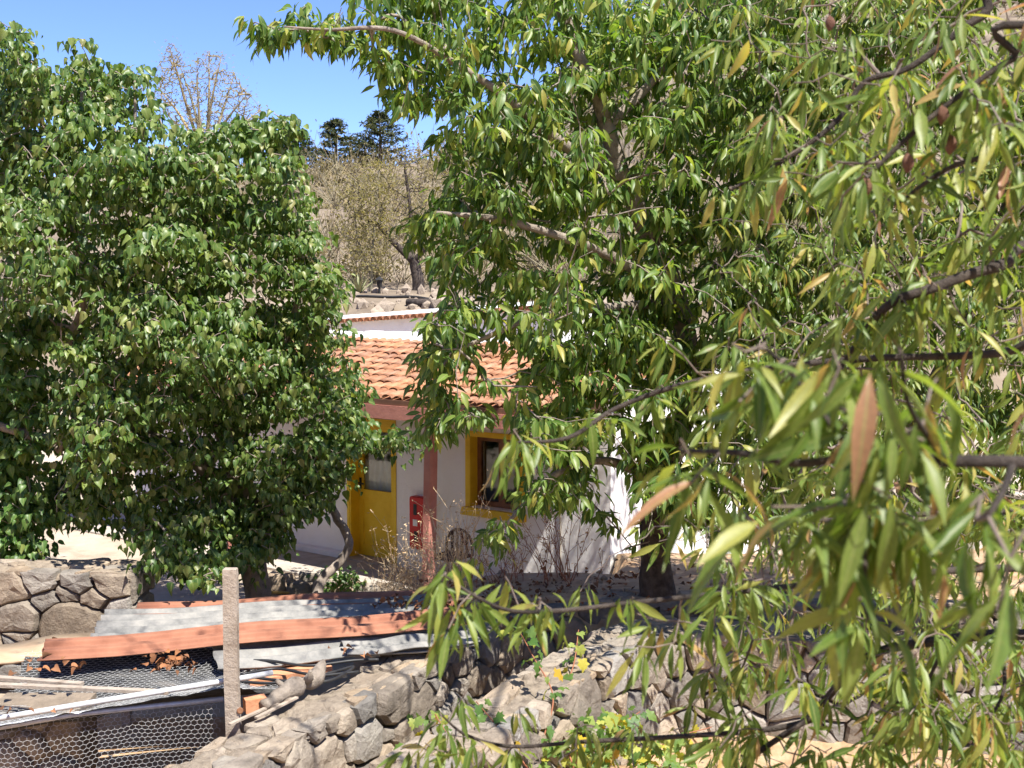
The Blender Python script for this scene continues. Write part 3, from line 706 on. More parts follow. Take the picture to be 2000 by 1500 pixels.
foliage(mul, tips, tip_dirs(pos, par, tn, len(tips)), (10, 17), (.05, .13), T_MULB, M['mulb'], rd, wr=(.62,1.05), droop=(10,88), spread=.5, along=.28, up_bias=.8, face=np.array([.25,-.7,.1]), fw_=.7)
# second mulberry, brighter, at the wall on the left
rd = np.random.default_rng(5)
mp2 = [(-200,600),(0,640),(50,655),(80,730),(95,790),(80,840),(60,890),(85,960),(100,1040),(85,1100),(-200,1100)]
tips = []
while len(tips) < 460:
    u, v = rd.uniform(-200, 110), rd.uniform(610, 1100)
    if in_poly(u, v, mp2): tips.append(np.array(at(u, v, 12.45 + abs(rd.normal(0,.3)))))
tips = np.array(tips)
limbs = [L3((-130,1230,13.1,.07), (-110,1050,13,.06), (-80,900,13,.045), (-40,760,12.9,.02)), L3((-110,1050,13,.04), (0,960,12.9,.03), (60,1000,12.8,.012))]
limbs[0] = [(limbs[0][0][0], limbs[0][0][1], -.15, .09)] + limbs[0]
mu2 = thing('mulberry_tree', (limbs[0][0][0], limbs[0][0][1], 0), 'smaller bright green mulberry shoots standing behind the boulder wall', 'tree')
pos, par, rad, nl, tn = grow(limbs, tips, .0035, .08, .2, 4); wood_parts(mu2, pos, par, rad, nl, limbs, M['bark'], M['twig'])
M['mulb2'] = leaf_material('young_mulberry_leaf', [(0,(.045,.11,.022)), (.5,(.085,.17,.035)), (.9,(.13,.22,.05)), (1,(.22,.26,.07))], .42, .4)
foliage(mu2, tips, tip_dirs(pos, par, tn, len(tips)), (9, 15), (.06, .13), T_MULB, M['mulb2'], rd, 120, droop=(15,70), spread=.45, along=.2, face=np.array([.25,-.7,.1]), fw_=.9)

# ------------------------------------------------------------------ avocado tree in front of the cottage corner
rd = np.random.default_rng(31)
ap = [(478,30),(500,95),(555,80),(620,95),(690,90),(735,130),(765,225),(815,215),(850,290),(860,380),(800,405),(785,440),(845,500),(885,590),(820,640),(820,700),(835,790),(815,850),
      (860,855),(950,815),(1010,830),(1020,900),(985,1000),(925,1050),(905,1120),(960,1130),(1010,1060),(1060,985),(1140,1010),(1170,1085),(1240,1075),(1290,1010),(1400,1040),(1500,1060),(1560,1000),
      (1600,700),(1600,-60),(900,-60),(700,-20),(600,10),(520,25)]
ah = [(1020,130,38,42,.93), (840,250,30,40,.95), (975,740,70,70,.93), (900,760,30,40,.5), (1195,960,50,120,.72), (1390,770,60,45,.7), (1330,1070,60,45,.8), (1325,80,30,40,.5), (955,925,75,80,.85), (1090,1060,60,60,.8), (1080,900,40,60,.3), (1010,300,30,30,.5), (930,560,40,30,.6), (1130,1080,50,40,.8), (1050,1080,60,50,.9)]
tips = []
while len(tips) < 2000:
    u, v = rd.uniform(470, 1600), rd.uniform(-60, 1140)
    if not in_poly(u, v, ap): continue
    if any(((u-a)/c)**2 + ((v-b)/d)**2 < 1 and rd.uniform() < pr for a, b, c, d, pr in ah): continue
    ctr = 10.4 + 1.2*max(0, (u-900)/700) - .5*max(0, (900-u)/400)
    wd = .25 + 1.25*sstep(560, 1150, u)
    Y = ctr + rd.normal(0, .55)*wd
    p = np.array(at(u, v, max(8.9, min(13.2, Y))))
    if noise.noise(Vector(p)*1.5+Vector((4,4,4))) < -.2 and rd.uniform() < .7: continue
    if u < 720 and rd.uniform() < .25: continue
    tips.append(p)
for a, b, c, d, Y, k in ((1160,690,110,70,10.6,60), (1300,660,70,70,10.9,40), (1330,820,90,60,11,40), (1240,130,120,120,10.8,70), (1420,250,90,200,11.4,80), (1130,830,70,50,10.4,22), (1360,960,70,60,11.2,26), (880,560,30,60,9.8,12), (1000,350,80,80,10.1,36)):
    for _ in range(k): tips.append(np.array(at(a + rd.uniform(-1,1)*c, b + rd.uniform(-1,1)*d, Y + rd.normal(0,.35))))
tips = np.array(tips)
limbs = [L3((1290,1185,11.9,.19), (1280,1120,11.9,.16), (1278,1050,11.85,.15), (1292,960,11.72,.125)), L3((1292,970,11.73,.125), (1300,920,11.65,.12), (1345,760,11.4,.11), (1325,590,11.1,.10), (1270,460,10.9,.09), (1215,350,10.7,.08), (1185,250,10.6,.07), (1160,170,10.5,.062), (1125,100,10.4,.055), (1090,-10,10.3,.048), (1060,-160,10.2,.03)),
         L3((1345,760,11.4,.085), (1425,640,11.5,.08), (1420,500,11.7,.07), (1500,300,11.9,.05), (1540,100,12,.03), (1560,-80,12,.02)),
         L3((1325,590,11.1,.06), (1230,520,10.6,.05), (1120,470,10.2,.04), (980,430,9.9,.03), (850,415,9.7,.015)),
         L3((1215,350,10.7,.06), (1110,290,10.2,.05), (1000,200,9.9,.035), (900,130,9.8,.028), (770,60,9.6,.02), (640,58,9.5,.013), (555,52,9.4,.007)),
         L3((1292,940,11.7,.06), (1180,900,10.9,.04), (1080,930,10.5,.03), (985,1030,10.2,.015)),
         L3((1325,590,11.1,.05), (1200,600,10.5,.04), (1050,620,10.1,.03), (900,680,9.9,.015)),
         L3((1185,250,10.6,.05), (1290,140,10.8,.035), (1360,20,11,.02)),
         L3((1278,1050,11.85,.10), (1297,1020,11.75,.09), (1300,1000,11.7,.06))]
rz0 = height(limbs[0][0][0], limbs[0][0][1])
limbs[0] = [(limbs[0][0][0], limbs[0][0][1], rz0 - .12, .24)] + limbs[0]
avo = thing('avocado_tree', (limbs[0][0][0], limbs[0][0][1], rz0), 'avocado tree with drooping oval leaves and leaning grey limb, in the bed before the cottage', 'tree')
pos, par, rad, nl, tn = grow(limbs, tips, .0035, .10, .2, 6); wood_parts(avo, pos, par, rad, nl, limbs, M['bark'], M['bark'], 4, M['dark_and_shade_bark'])  # shade at the trunk base is put into its bark colour; limbs stay grey
foliage(avo, tips, tip_dirs(pos, par, tn, len(tips)), (10, 17), (.075, .185), T_AVO, M['avo'], rd, wr=(.75,1.15), droop=(0,88), spread=.3, along=.2, face=np.array([.2,-.6,.0]), fw_=.7)
# second avocado to the right
rd = np.random.default_rng(41); tips = []
while len(tips) < 3300:
    u, v = rd.uniform(1400, 2150), rd.uniform(-80, 1050)
    if ((u-1980)/60)**2 + ((v-60)/80)**2 < 1 or (u < 1520 and v > 700 and rd.uniform() < .6): continue
    p = np.array(at(u, v, 9.7 + abs(rd.normal(0,.75)) + .35*noise.noise(Vector((u*.01, v*.01, 5)))))
    if noise.noise(Vector(p)*1.5) < -.25 and rd.uniform() < .7: continue
    tips.append(p)
tips = np.array(tips)
limbs = [L3((1770,1250,11.2,.13), (1775,1050,11.2,.11), (1770,850,11.1,.095), (1730,640,10.9,.08), (1670,430,10.7,.055), (1640,130,10.5,.03)),
         L3((1770,850,11.1,.07), (1890,620,10.9,.055), (1970,380,10.8,.04), (2020,100,10.7,.02)),
         L3((1775,1050,11.2,.06), (1650,880,10.8,.045), (1540,800,10.5,.025)), L3((1775,1050,11.2,.06), (1930,900,10.8,.045), (2080,830,10.6,.025))]
rz0 = height(limbs[0][0][0], limbs[0][0][1]); limbs[0] = [(limbs[0][0][0], limbs[0][0][1], rz0 - .12, .19)] + limbs[0]
av2 = thing('avocado_tree', (limbs[0][0][0], limbs[0][0][1], rz0), 'second avocado tree with smaller paler leaves, behind the almond branches beside the gable', 'tree')
pos, par, rad, nl, tn = grow(limbs, tips, .0035, .10, .2, 8); wood_parts(av2, pos, par, rad, nl, limbs, M['bark'], M['bark'])
M['avo2'] = leaf_material('pale_avocado_leaf', [(0,(.05,.11,.02)), (.4,(.10,.175,.035)), (.75,(.17,.24,.055)), (.95,(.27,.32,.08)), (1,(.38,.34,.10))], .42, .45, .45)
foliage(av2, tips, tip_dirs(pos, par, tn, len(tips)), (10, 17), (.06, .135), T_AVO, M['avo2'], rd, droop=(20,80), spread=.22, along=.15, face=np.array([.2,-.6,.0]), fw_=.7)

# ------------------------------------------------------------------ almond tree reaching in from the right, close by
rd = np.random.default_rng(51)
TR = (2.9, 2.3)
zt = height(*TR)
trunk = [(TR[0], TR[1], zt-.1, .13), (TR[0]-.02, TR[1], zt+.8, .11), (TR[0]-.1, TR[1]+.02, zt+1.5, .10), (TR[0]-.15, TR[1], zt+2.4, .08), (TR[0]-.1, TR[1]+.1, zt+3.3, .05), (TR[0]-.3, TR[1]+.1, zt+4.2, .025)]
limbs = [trunk,
  [(2.85,2.3,zt+1.0,.04)] + L3((2350,930,1.36,.022), (2050,905,1.16,.011), (1850,900,1.12,.0095), (1680,893,1.12,.008), (1560,905,1.16,.007), (1450,885,1.20,.006), (1330,880,1.28,.0035)),
  L3((1680,893,1.12,.006), (1600,800,1.16,.005), (1540,720,1.20,.004), (1495,680,1.20,.003)),
  [(2.8,2.3,zt+1.5,.035)] + L3((2300,640,2.3,.02), (1950,690,2.4,.014), (1700,700,2.45,.011), (1480,722,2.5,.010), (1320,755,2.5,.009), (1200,800,2.5,.008), (1110,855,2.45,.007), (1000,865,2.4,.004)),
  [(2.88,2.3,zt+.5,.04)] + L3((2350,1150,2.6,.022), (2000,1110,2.5,.014), (1700,1130,2.4,.011), (1450,1155,2.3,.009), (1230,1178,2.2,.007), (1100,1192,2.15,.007), (1000,1193,2.1,.006), (930,1165,2.1,.005), (870,1125,2.1,.003)),
  [(2.88,2.3,zt+.3,.045)] + L3((2300,1270,2.7,.03), (2000,1240,2.6,.021), (1850,1250,2.6,.019), (1700,1280,2.6,.016), (1610,1370,2.7,.014), (1570,1410,2.7,.012), (1470,1480,2.7,.010), (1420,1560,2.7,.008)),
  L3((1610,1400,2.7,.012), (1500,1425,2.75,.011), (1300,1440,2.8,.010), (1150,1448,2.8,.009), (1000,1458,2.8,.008), (910,1435,2.75,.006), (860,1395,2.7,.003)),
  [(2.8,2.3,zt+1.7,.035)] + L3((2200,480,2.4,.022), (1950,520,2.3,.018), (1820,563,2.25,.015), (1740,592,2.25,.013), (1690,645,2.3,.010), (1640,720,2.3,.006)),
  [(2.78,2.35,zt+2.3,.035)] + L3((2100,-60,2.6,.018), (1920,30,2.6,.014), (1780,130,2.6,.011), (1690,160,2.6,.010), (1640,230,2.6,.009), (1560,295,2.6,.008), (1430,370,2.6,.005)),
  [(2.78,2.35,zt+2.0,.03)] + L3((2150,60,2.0,.012), (1980,115,2.0,.009), (1890,175,2.0,.008), (1800,245,2.0,.007), (1710,330,2.0,.006), (1640,410,2.0,.004)),
  [(2.8,2.35,zt+1.9,.03)] + L3((2150,250,2.1,.012), (1950,300,2.1,.009), (1850,330,2.1,.007), (1750,400,2.15,.005)),
  L3((1690,893,1.12,.005), (1690,980,1.12,.004), (1690,1120,1.10,.0038), (1695,1210,1.08,.003)),
  L3((1980,905,1.14,.006), (1960,960,1.04,.005), (1930,1010,1.00,.004)),
  L3((1850,900,1.12,.006), (1780,800,1.04,.004), (1760,690,1.00,.003)),
  [(2.85,2.3,zt+.8,.03)] + L3((2250,1000,3.2,.02), (1950,1000,3.3,.014), (1700,1010,3.3,.011), (1500,1030,3.3,.008), (1380,1070,3.3,.004)),
  L3((1850,1250,2.6,.008), (1800,1350,2.6,.006), (1720,1450,2.6,.004)), L3((1950,1240,2.6,.008), (1960,1350,2.5,.006), (1900,1450,2.5,.004)),
  L3((1470,1250,2.6,.005), (1440,1350,2.7,.004), (1470,1425,2.72,.004))]
limbs += [[(2.75,2.4,zt+3.2,.05), (2.6,3.6,6.0,.035), (2.0,5.6,6.9,.026), (1.0,7.4,7.3,.018), (-.1,8.6,7.3,.011), (-1.2,9.2,7.2,.005)],
          [(2.0,5.6,6.9,.022), (2.3,7.0,7.2,.016), (2.5,8.2,7.4,.010), (2.2,9.4,7.3,.005)], [(2.6,3.6,6.0,.03), (1.2,5.2,6.4,.02), (-.2,6.6,6.7,.012), (-1.6,7.6,6.8,.005)]]
limbs = [limbs[0]] + [[(*q[:3], q[3]*.62) for q in lb] for lb in limbs[1:18]] + limbs[18:]
tips = []
def along_limb(i, n_, s, f0=.3, f1=1.0):
    P = smooth_path(limbs[i], 12); m0 = int(len(P)*f0); m1 = int(len(P)*f1)
    for _ in range(n_):
        p = P[rd.integers(m0, max(m0+1, m1))][:3]; tips.append(p + rd.normal(0, s, 3)*np.array([1,1,.7]))
    tips.append(P[-1][:3] + np.array([0,0,.005]))
for i, n_, s in ((1,13,.05), (2,4,.03), (3,20,.06), (4,18,.06), (5,26,.10), (6,22,.06), (7,16,.07), (8,22,.09), (9,18,.07), (10,16,.08), (11,4,.02), (12,4,.05), (13,3,.03), (14,34,.12), (15,14,.07), (16,14,.08), (17,6,.05), (18,56,.42), (19,6,.42), (20,44,.36)):
    along_limb(i, n_, s)
while len(tips) < 930:            # the tree's outer twigs further in
    u, v = rd.uniform(1360, 2150), rd.uniform(-40, 1530)
    if u < 1500 and v < 500 and rd.uniform() < .8: continue
    k = .12 + .6*sstep(1350, 1750, u) + .35*sstep(950, 1150, v) - .25*sstep(1250, 1400, v)
    if rd.uniform() > k: continue
    tips.append(np.array(at(u, v, rd.uniform(2.2, 4.6))))
tips = np.array(tips)
alm = thing('almond_tree', (TR[0], TR[1], zt), 'almond tree with long narrow yellow-green leaves on thin drooping branches close by', 'tree')
pos, par, rad, nl, tn = grow(limbs, tips, .0014, .10, .035, 9, .0042); wood_parts(alm, pos, par, rad, nl, limbs, M['dark_and_shade_bark'], M['almtwig'], 5)
foliage(alm, tips, tip_dirs(pos, par, tn, len(tips)), (6, 11), (.052, .104), T_ALM, M['alm'], rd, wr=(.75,1.2), droop=(8,86), spread=.05, along=.04, up_bias=.6, face=np.array([.2,-.5,0]), fw_=.6)
# dried almond husks
for i, (u, v, Y) in enumerate(((1620,30,2.6), (1840,205,2.0), (1855,262,2.0), (1772,298,2.0), (1690,345,2.0), (1950,352,2.1))):
    mb = MB(); c = at(u, v, Y); k = 8; prof = [(0,.001), (.004,.006), (.012,.0105), (.021,.010), (.029,.005), (.033,.001)]
    vv = []
    for h, r in prof:
        for j in range(k): a = 2*math.pi*j/k; vv.append(c + Vector((math.cos(a)*r*(1+.2*math.cos(a)), math.sin(a)*r*.75, -h)))
    mb.add(vv, [(r*k+j, (r+1)*k+j, (r+1)*k+(j+1)%k, r*k+(j+1)%k) for r in range(5) for j in range(k)]); mb.tube([c + Vector((0,0,.02)), c], .0015, 4)
    mb.out('almond_husk', M['husk'], alm, True)

# ------------------------------------------------------------------ grapevine on the low wall
rd = np.random.default_rng(61)
def vine_leaf():
    pts = [(0,.0), (.16,-.12), (.42,-.06), (.38,.14), (.56,.34), (.36,.44), (.32,.66), (.14,.66), (0,1.0)]
    pts = pts + [(-x, y) for x, y in pts[-2:0:-1]]
    v = [(0,.3,0)] + [(x*(.9 if x > 0 else 1.05), y, -.55*(x*x+(y-.3)**2) + .30*abs(x) + .07*math.sin(i*2.3)) for i, (x, y) in enumerate(pts)]; n = len(pts)
    return np.array(v, float), np.array([(0, 1+i, 1+(i+1) % n) for i in range(n)])
canes = [[(850,1395,8.2),(880,1450,8.0),(900,1520,7.9)], [(1010,1225,9.0),(1040,1280,8.9),(1080,1360,8.7),(1060,1450,8.5),(1050,1540,8.4)], [(1130,1230,9.6),(1120,1300,9.3),(1090,1390,8.9),(1120,1500,8.6)],
         [(930,1370,8.4),(980,1430,8.2),(1030,1500,8.2)], [(1250,1390,9.3),(1180,1440,9.0),(1120,1520,8.7)], [(1390,1420,9.3),(1300,1450,9.1),(1240,1530,8.9)]]
vb = at(1100, 1530, 8.9)
gvn = thing('grapevine', tuple(vb), 'grapevine with lobed leaves turning yellow, sprawling over the low stone wall', 'vine')
tips = []
for c in canes:
    P = smooth_path([tuple(at(*q)) for q in c], 8)
    MB().tube([Vector(p) for p in P], [.004 + .004*i/len(P) for i in range(len(P))], 5).out('cane', M['redtwig'], gvn, True)
    for p in P[::3]: tips.append(p)
for _ in range(125):
    u = rd.uniform(805,1340); tips.append(np.array(at(u, 1400 + 25*math.sin(u*.02) + 110*rd.uniform()**.7, 8.6 + rd.uniform(-.2,.4))))
tips = np.array(tips); dirs = rd.normal(0,.5,(len(tips),3))
foliage(gvn, tips, dirs, (2, 5), (.06, .14), [vine_leaf()], M['vine'], rd, 300, wr=(.6,1.1), droop=(0,85), spread=.3, face=np.array([.1,-.7,0]), fw_=.6)
# small green plant by the porch edge
rd = np.random.default_rng(62); base = Vector((at(668,1150,14.8).x, 14.8, .0))
pl = thing('leafy_plant', tuple(base), 'small bright green leafy plant at the foot of the gnarled vine stem', 'plant')
tips = np.array([np.array(at(668+rd.normal(0,22), 1132+rd.normal(0,14), 14.75+rd.normal(0,.1))) for _ in range(34)])
for t in tips[:9]: MB().tube([base, (base+Vector(t))/2+Vector((0,0,.03)), Vector(t)], .004, 4).out('stem', M['redtwig'], pl)
foliage(pl, tips, rd.normal(0,.4,(34,3)), (3,6), (.05,.10), [vine_leaf()], M['mulb2'], rd, 60, droop=(0,60), spread=.3, face=np.array([.1,-.7,0]), fw_=.8)
# gnarled pale stem
gp_ = [(*at(640,958,14.2), .035), (*at(650,990,14.2), .045), (*at(672,1035,14.1), .05), (*at(682,1065,14.05), .05), (*at(662,1100,14.0), .055), (*at(632,1128,13.9), .06), (*at(618,1160,13.8), .07)]
P = smooth_path(gp_, 6); gb = P[-1].copy(); P = list(P) + [np.array([gb[0]-.05, gb[1], -.1, .08])]
st = MB().tube([Vector(p[:3]) + Vector((noise.noise(Vector(p[:3])*9), 0, noise.noise(Vector(p[:3])*9+Vector((5,0,0)))))*.02 for p in P], [p[3]*(1+.25*noise.noise(Vector(p[:3])*12)) for p in P], 9)
tag(st.out('vine_stem', M['twig'], None, True), 'gnarled pale bare stem curving up in front of the yellow door', 'stem')

# ------------------------------------------------------------------ dry weeds and bare shrubs by the cottage
def stalks(name, label, cat, base, n, spread, hgt, seed, mat, r=.004, branch=3, lean=.35, heads=True, group=None):
    rd = np.random.default_rng(seed); base = Vector(base); g_ = float(height(base.x, base.y)); hgt += max(0, base.z - g_); base.z = g_; root = thing(name, tuple(base), label, cat, group); hd_ = []
    for _ in range(n):
        p = np.array(base) + np.array([rd.normal(0,spread), rd.normal(0,spread), -.05]); a = rd.uniform(0,6.28); ln = rd.uniform(0,lean); mb = MB()
        d = np.array([math.cos(a)*ln, math.sin(a)*ln, 1.]); h = hgt*rd.uniform(.45,1.0); line = [p]; side = []
        for k in range(5):
            p = p + d*h/5; line.append(p); d = d + rd.normal(0,.13,3); d[2] = max(.4, d[2])
            if k > 0:
                for _ in range(rd.integers(0, branch)):
                    e = d + rd.normal(0,.6,3); side.append((p, p + e*h*rd.uniform(.08,.24)))
        mb.tube(line, [r*(1-k*.13) for k in range(6)], 4)
        for q0, q1 in side: mb.tube([q0, (q0+q1)/2 + rd.normal(0,.006,3), q1], [r*.6, r*.5, r*.35], 3); hd_.append(q1)
        hd_.append(p); mb.out('stalk', mat, root)
    if heads:
        hd_ = np.array(hd_); hd_ = np.repeat(hd_, 3, axis=0) + rd.normal(0,.012,(len(hd_)*3,3)); n_ = len(hd_); D = rd.normal(0,1,(n_,3)); X, D, Z = frames(D, rd.normal(0,1,(n_,3)))
        V, Q = leaves_mesh(hd_, X, D, Z, rd.uniform(.015,.04,n_), np.full(n_,1.1), T_AVO[1]); tag(nppart('seed_heads', V, Q, M['dry'], root), kind='stuff')
    return root
stalks('dry_weed', 'clump of straw-coloured dry weeds at the foot of the pink porch post', 'weed', at(825,1140,13.9), 95, .2, .6, 1, M['dry'])
stalks('dry_weed', 'tall straw-coloured dry weed standing below the yellow window', 'weed', at(890,1135,13.4), 40, .12, .98, 2, M['dry'], .005)
stalks('dry_weed', 'low scruffy dry weeds beside the door step', 'weed', at(790,1145,13.8), 70, .18, .36, 3, M['dry'], .003)
stalks('bare_shrub', 'bare shrub of thin reddish twigs standing against the shaded cottage wall', 'shrub', at(1090,1150,12.7), 24, .14, .95, 4, M['redtwig'], .006, 3, .85)
stalks('bare_shrub', 'low bare brown shrub between the tall weed and the reddish shrub', 'shrub', at(990,1150,12.8), 26, .16, .55, 5, M['redtwig'], .005, 3, .9)
# round iron chair by the weeds
ch = Cot @ Vector((-1.72, -.38, 0)); cr_ = thing('garden_chair', (ch.x, ch.y, .032), 'dark brown iron chair with rounded back behind the dry weeds', 'chair', rz=CRZ)
M['brown'] = material('brown_iron', [(.05,.025,.018), (.08,.04,.03)], .6, 8)
arc = [(-.21,.0,.42)] + [(-.21*math.cos(a), .0, .62+.2*math.sin(a)) for a in np.linspace(0, math.pi, 9)] + [(.21,.0,.42)]
arc = [(x, y, z - .08*(z > .5)) for x, y, z in arc]
hl('backrest', MB().tube(arc, .02, 6), 'brown', cr_)
for x in (-.12,-.04,.04,.12): hl('slat', MB().box((x-.02,-.006,.44),(x+.02,.006,.54+.2*math.sqrt(1-(x/.21)**2))), 'brown', cr_)
hl('seat', MB().box((-.21,-.40,.41),(.21,.02,.435)), 'brown', cr_)
for x in (-.19,.19):
    for y in (-.38,0): hl('leg', MB().tube([(x,y,0),(x,y,.41)], .014, 6), 'brown', cr_)

# ------------------------------------------------------------------ porch edge stones, bamboo cane
pe = Path([tuple(atz(515,1130,.15))[:2]+(.16,), tuple(atz(640,1143,.15))[:2]+(.14,), tuple(atz(785,1156,.15))[:2]+(.16,)])
ke = thing('stone_edging', tuple(pe.P[0][:2]) + (0,), 'row of rough pale stones edging the ground below the porch', 'edging')
rdk = random.Random(4)
for poly, ar in cells(pe.L, .34, 9, 6, 77, (.10,.16), (.05,.08)):
    g = stone_shape(poly, ar, .012, .14 + .08*rdk.random(), .10, rdk)
    if g:
        vv = []
        for x, y, o_ in g[0]:
            p, d, nr = pe.at(x); vv.append(Vector((p[0], p[1], .03)) + nr*(.17-y) + Vector((0,0,o_)))
        part('stone', vv, g[1], M['capstone'], ke, True)
cb = MB(); cane_pts = [atz(500,1156,.04), atz(590,1158,.05), atz(690,1166,.04)]
cb.tube(cane_pts, [.02,.018,.014], 7)
M['bamboo'] = material('yellow_cane', [(.45,.26,.06), (.56,.36,.11)], .6, 10)
tag(cb.out('bamboo_cane', M['bamboo'], None, True), 'yellow cane lying in front of the porch edging stones', 'cane')

# ------------------------------------------------------------------ roofing sheets over the chicken run
def sheet(name, label, c0, c1, width, z0, z1, mat, prof, thick=.012, tilt=0.0, ends=(0,0), group='roofing sheets laid over the chicken run'):
    """long sheet from c0 to c1 (its back edge), profile across the width towards the viewer"""
    a = Vector((c0[0], c0[1], z0)); b = Vector((c1[0], c1[1], z1)); d = (b-a).normalized(); s = Vector((d.y, -d.x, 0)).normalized()
    ts = [i/64*width for i in range(65)] if prof else [0, width]
    NL = 12; v = []; n = len(ts)
    for lay in (0, -thick):
        for i in range(NL+1):
            q = a + (b-a)*(i/NL)
            for t in ts:
                jag = Vector((0,0,0))
                if i == 0: jag = -d * (ends[0]*noise.noise(Vector((t*9, 1, z0))))
                if i == NL: jag = d * (ends[1]*noise.noise(Vector((t*9, 7, z0))))
                v.append(q + jag + s*t + Vector((0,0, (prof(t) if prof else 0) + lay + tilt*t + .012*math.sin(i*.9+z0*9))))
    f = []; K = (NL+1)*n
    for i in range(NL):
        for j in range(n-1):
            f.append((i*n+j, i*n+j+1, (i+1)*n+j+1, (i+1)*n+j)); f.append((K+i*n+j, K+(i+1)*n+j, K+(i+1)*n+j+1, K+i*n+j+1))
        f.append((i*n, (i+1)*n, K+(i+1)*n, K+i*n)); f.append((i*n+n-1, K+i*n+n-1, K+(i+1)*n+n-1, (i+1)*n+n-1))
    for j in range(n-1):
        f.append((j, K+j, K+j+1, j+1)); q = NL*n; f.append((q+j, q+j+1, K+q+j+1, K+q+j))
    o = part(name, v, f, mat, None, True)
    return tag(o, label, 'roof sheet', group)
corr = lambda t: .021*math.cos(t/.177*2*math.pi)
def trap(t):
    q = (t % .21)/.21
    return .042*(sstep(.0,.12,q) - sstep(.45,.57,q))
sheet('roofing_sheet', 'orange ribbed roofing sheet lying at the back, behind the grey corrugated one', atz(270,1186,.90), atz(880,1153,.92), .62, .90, .92, M['orange'], trap, .01, .0, (.05,.1))
sheet('roofing_sheet', 'grey corrugated fibre-cement sheet between the two orange sheets', atz(205,1197,.95), atz(838,1166,.97), .80, .955, .975, M['fibre'], corr, .012, -.03, (.03,.05))
sheet('roofing_sheet', 'long orange ribbed sheet with stepped end overhanging the wire netting', atz(88,1258,1.0), atz(890,1195,1.01), .40, 1.005, 1.02, M['orange'], trap, .01, -.05, (.06,.03))
sheet('roofing_sheet', 'grey corrugated sheet beside the weathered post, below the long orange sheet', atz(412,1246,.95), atz(890,1205,.95), .66, .95, .955, M['fibre'], corr, .012, -.10, (.03,.05))
sheet('roofing_sheet', 'short grey corrugated offcut with its wavy end showing above the black hoses', atz(660,1240,.97), atz(905,1216,.97), .40, .955, .95, M['fibre'], corr, .012, -.10, (.02,.05))
sheet('roofing_sheet', 'flat beige board lying against the boulder wall beside the orange sheet', atz(-60,1268,.86), atz(215,1228,.88), .46, .87, .885, M['beige'], None, .03, -.04)

# ------------------------------------------------------------------ chicken run: frame, rails, netting, post
PB = atz(455, 1412, .80)
wp = thing('wooden_post', (PB.x, PB.y, .55), 'weathered grey wooden post with rounded top standing at the corner of the chicken run', 'post')
mb = MB(); hw, hd2 = .049, .035; top_z = at(455, 1110, PB.y).z
ox = [(-hw,-hd2),(hw,-hd2),(hw,hd2),(-hw,hd2)]; vv = []
lv = [(-.45,1,0), (.2,1,.004), (.6,1,-.003), (top_z-.60,1,.002), (top_z-.555,.96,.0), (top_z-.55+.0,.8,.0)]
for z, k, j in lv:
    for x, y in ox: vv.append(Vector((PB.x+x*k+j, PB.y+y*k, .55+z)))
mb.add(vv, [(r*4+i, r*4+(i+1)%4, (r+1)*4+(i+1)%4, (r+1)*4+i) for r in range(len(lv)-1) for i in range(4)] + [(3,2,1,0), tuple((len(lv)-1)*4+i for i in range(4))])
mb.out('shaft', M['greywood'], wp)
MB().tube([at(469,1388,PB.y-.036), at(469,1388,PB.y-.040)], [.024,.018], 10).out('knot', M['wood'], wp)

run = thing('chicken_run', (-3.0, 9.2, -.35), 'low chicken run with hexagonal wire netting on galvanised pipe rails', 'chicken run')
RA0, RA1 = at(-60, 1413, 7.80), at(532, 1314, 8.75); RB0, RB1 = at(-60, 1431, 7.88), at(435, 1365, 8.66)
MB().tube([RA0, at(200,1369,8.15), at(459,1327,8.60), RA1], .021, 8).out('rail', M['galv'], run, True)
MB().tube([RB0, at(140,1396,8.15), at(261,1383,8.35), RB1], .019, 8).out('rail', M['galv'], run, True)
MB().tube([at(-60,1431,7.88)+Vector((0,0,-.02)), Vector((at(-60,1431,7.88).x, 7.88, -.5))], .02, 8).out('upright', M['galv'], run, True)
for x, y in ((-3.75,9.95), (-3.6,11.2), (-1.15,11.05), (-2.2,10.4)): MB().box((x-.04,y-.04,-.45), (x+.04,y+.04,.86)).out('support_post', M['greywood'], run)
for p, q in (((-3.75,9.95,.865),(-1.0,10.62,.865)), ((-3.65,11.3,.84),(-.75,11.75,.84)), ((-3.75,9.9,.80),(-3.6,11.35,.80))):
    MB().bar(p, q, .06, .045).out('beam', M['greywood'], run)
def netting(name, fn, w_, h_, pitch_, wire=.0013):
    """hexagonal mesh on the surface fn(s,t)"""
    P0s, P1s = [], []; a = pitch_/2; hh = pitch_*.5
    rows_ = int(h_/(hh*1.5))+1; cols_ = int(w_/pitch_)+1
    for r in range(rows_):
        for c in range(cols_):
            x = c*pitch_ + (a if r % 2 else 0); y = r*hh*1.5
            if x+a > w_ or y+hh*1.0 > h_: continue
            A_, B_, C_, D_ = (x-a, y+hh*.0), (x, y-hh*.5), (x+a, y), (x+a, y+hh)
            for p, q in ((A_, B_), (B_, C_), (C_, D_)):
                P0s.append(fn(*p)); P1s.append(fn(*q))
    V, Q = segs_mesh(np.array(P0s), np.array(P1s), np.full(len(P0s), wire), np.full(len(P0s), wire), 3)
    return nppart(name, V, Q, M['wire'], run)
fl = (RB1 - RB0).length; fdir = (RB1 - RB0)/fl
def front_fn(s, t):
    p = RB0 + fdir*s; w2_ = .03*noise.noise(Vector((s*3, t*3, 4))); jx = .012*noise.noise(Vector((s*9, t*9, 1)))
    return np.array([p.x + jx, p.y - .02 + w2_, p.z - t + .012*noise.noise(Vector((s*9, t*9, 7))) - .03*math.sin(s*4.5)*min(1, t*4)])
netting('front_netting', front_fn, fl, 1.25, .042)
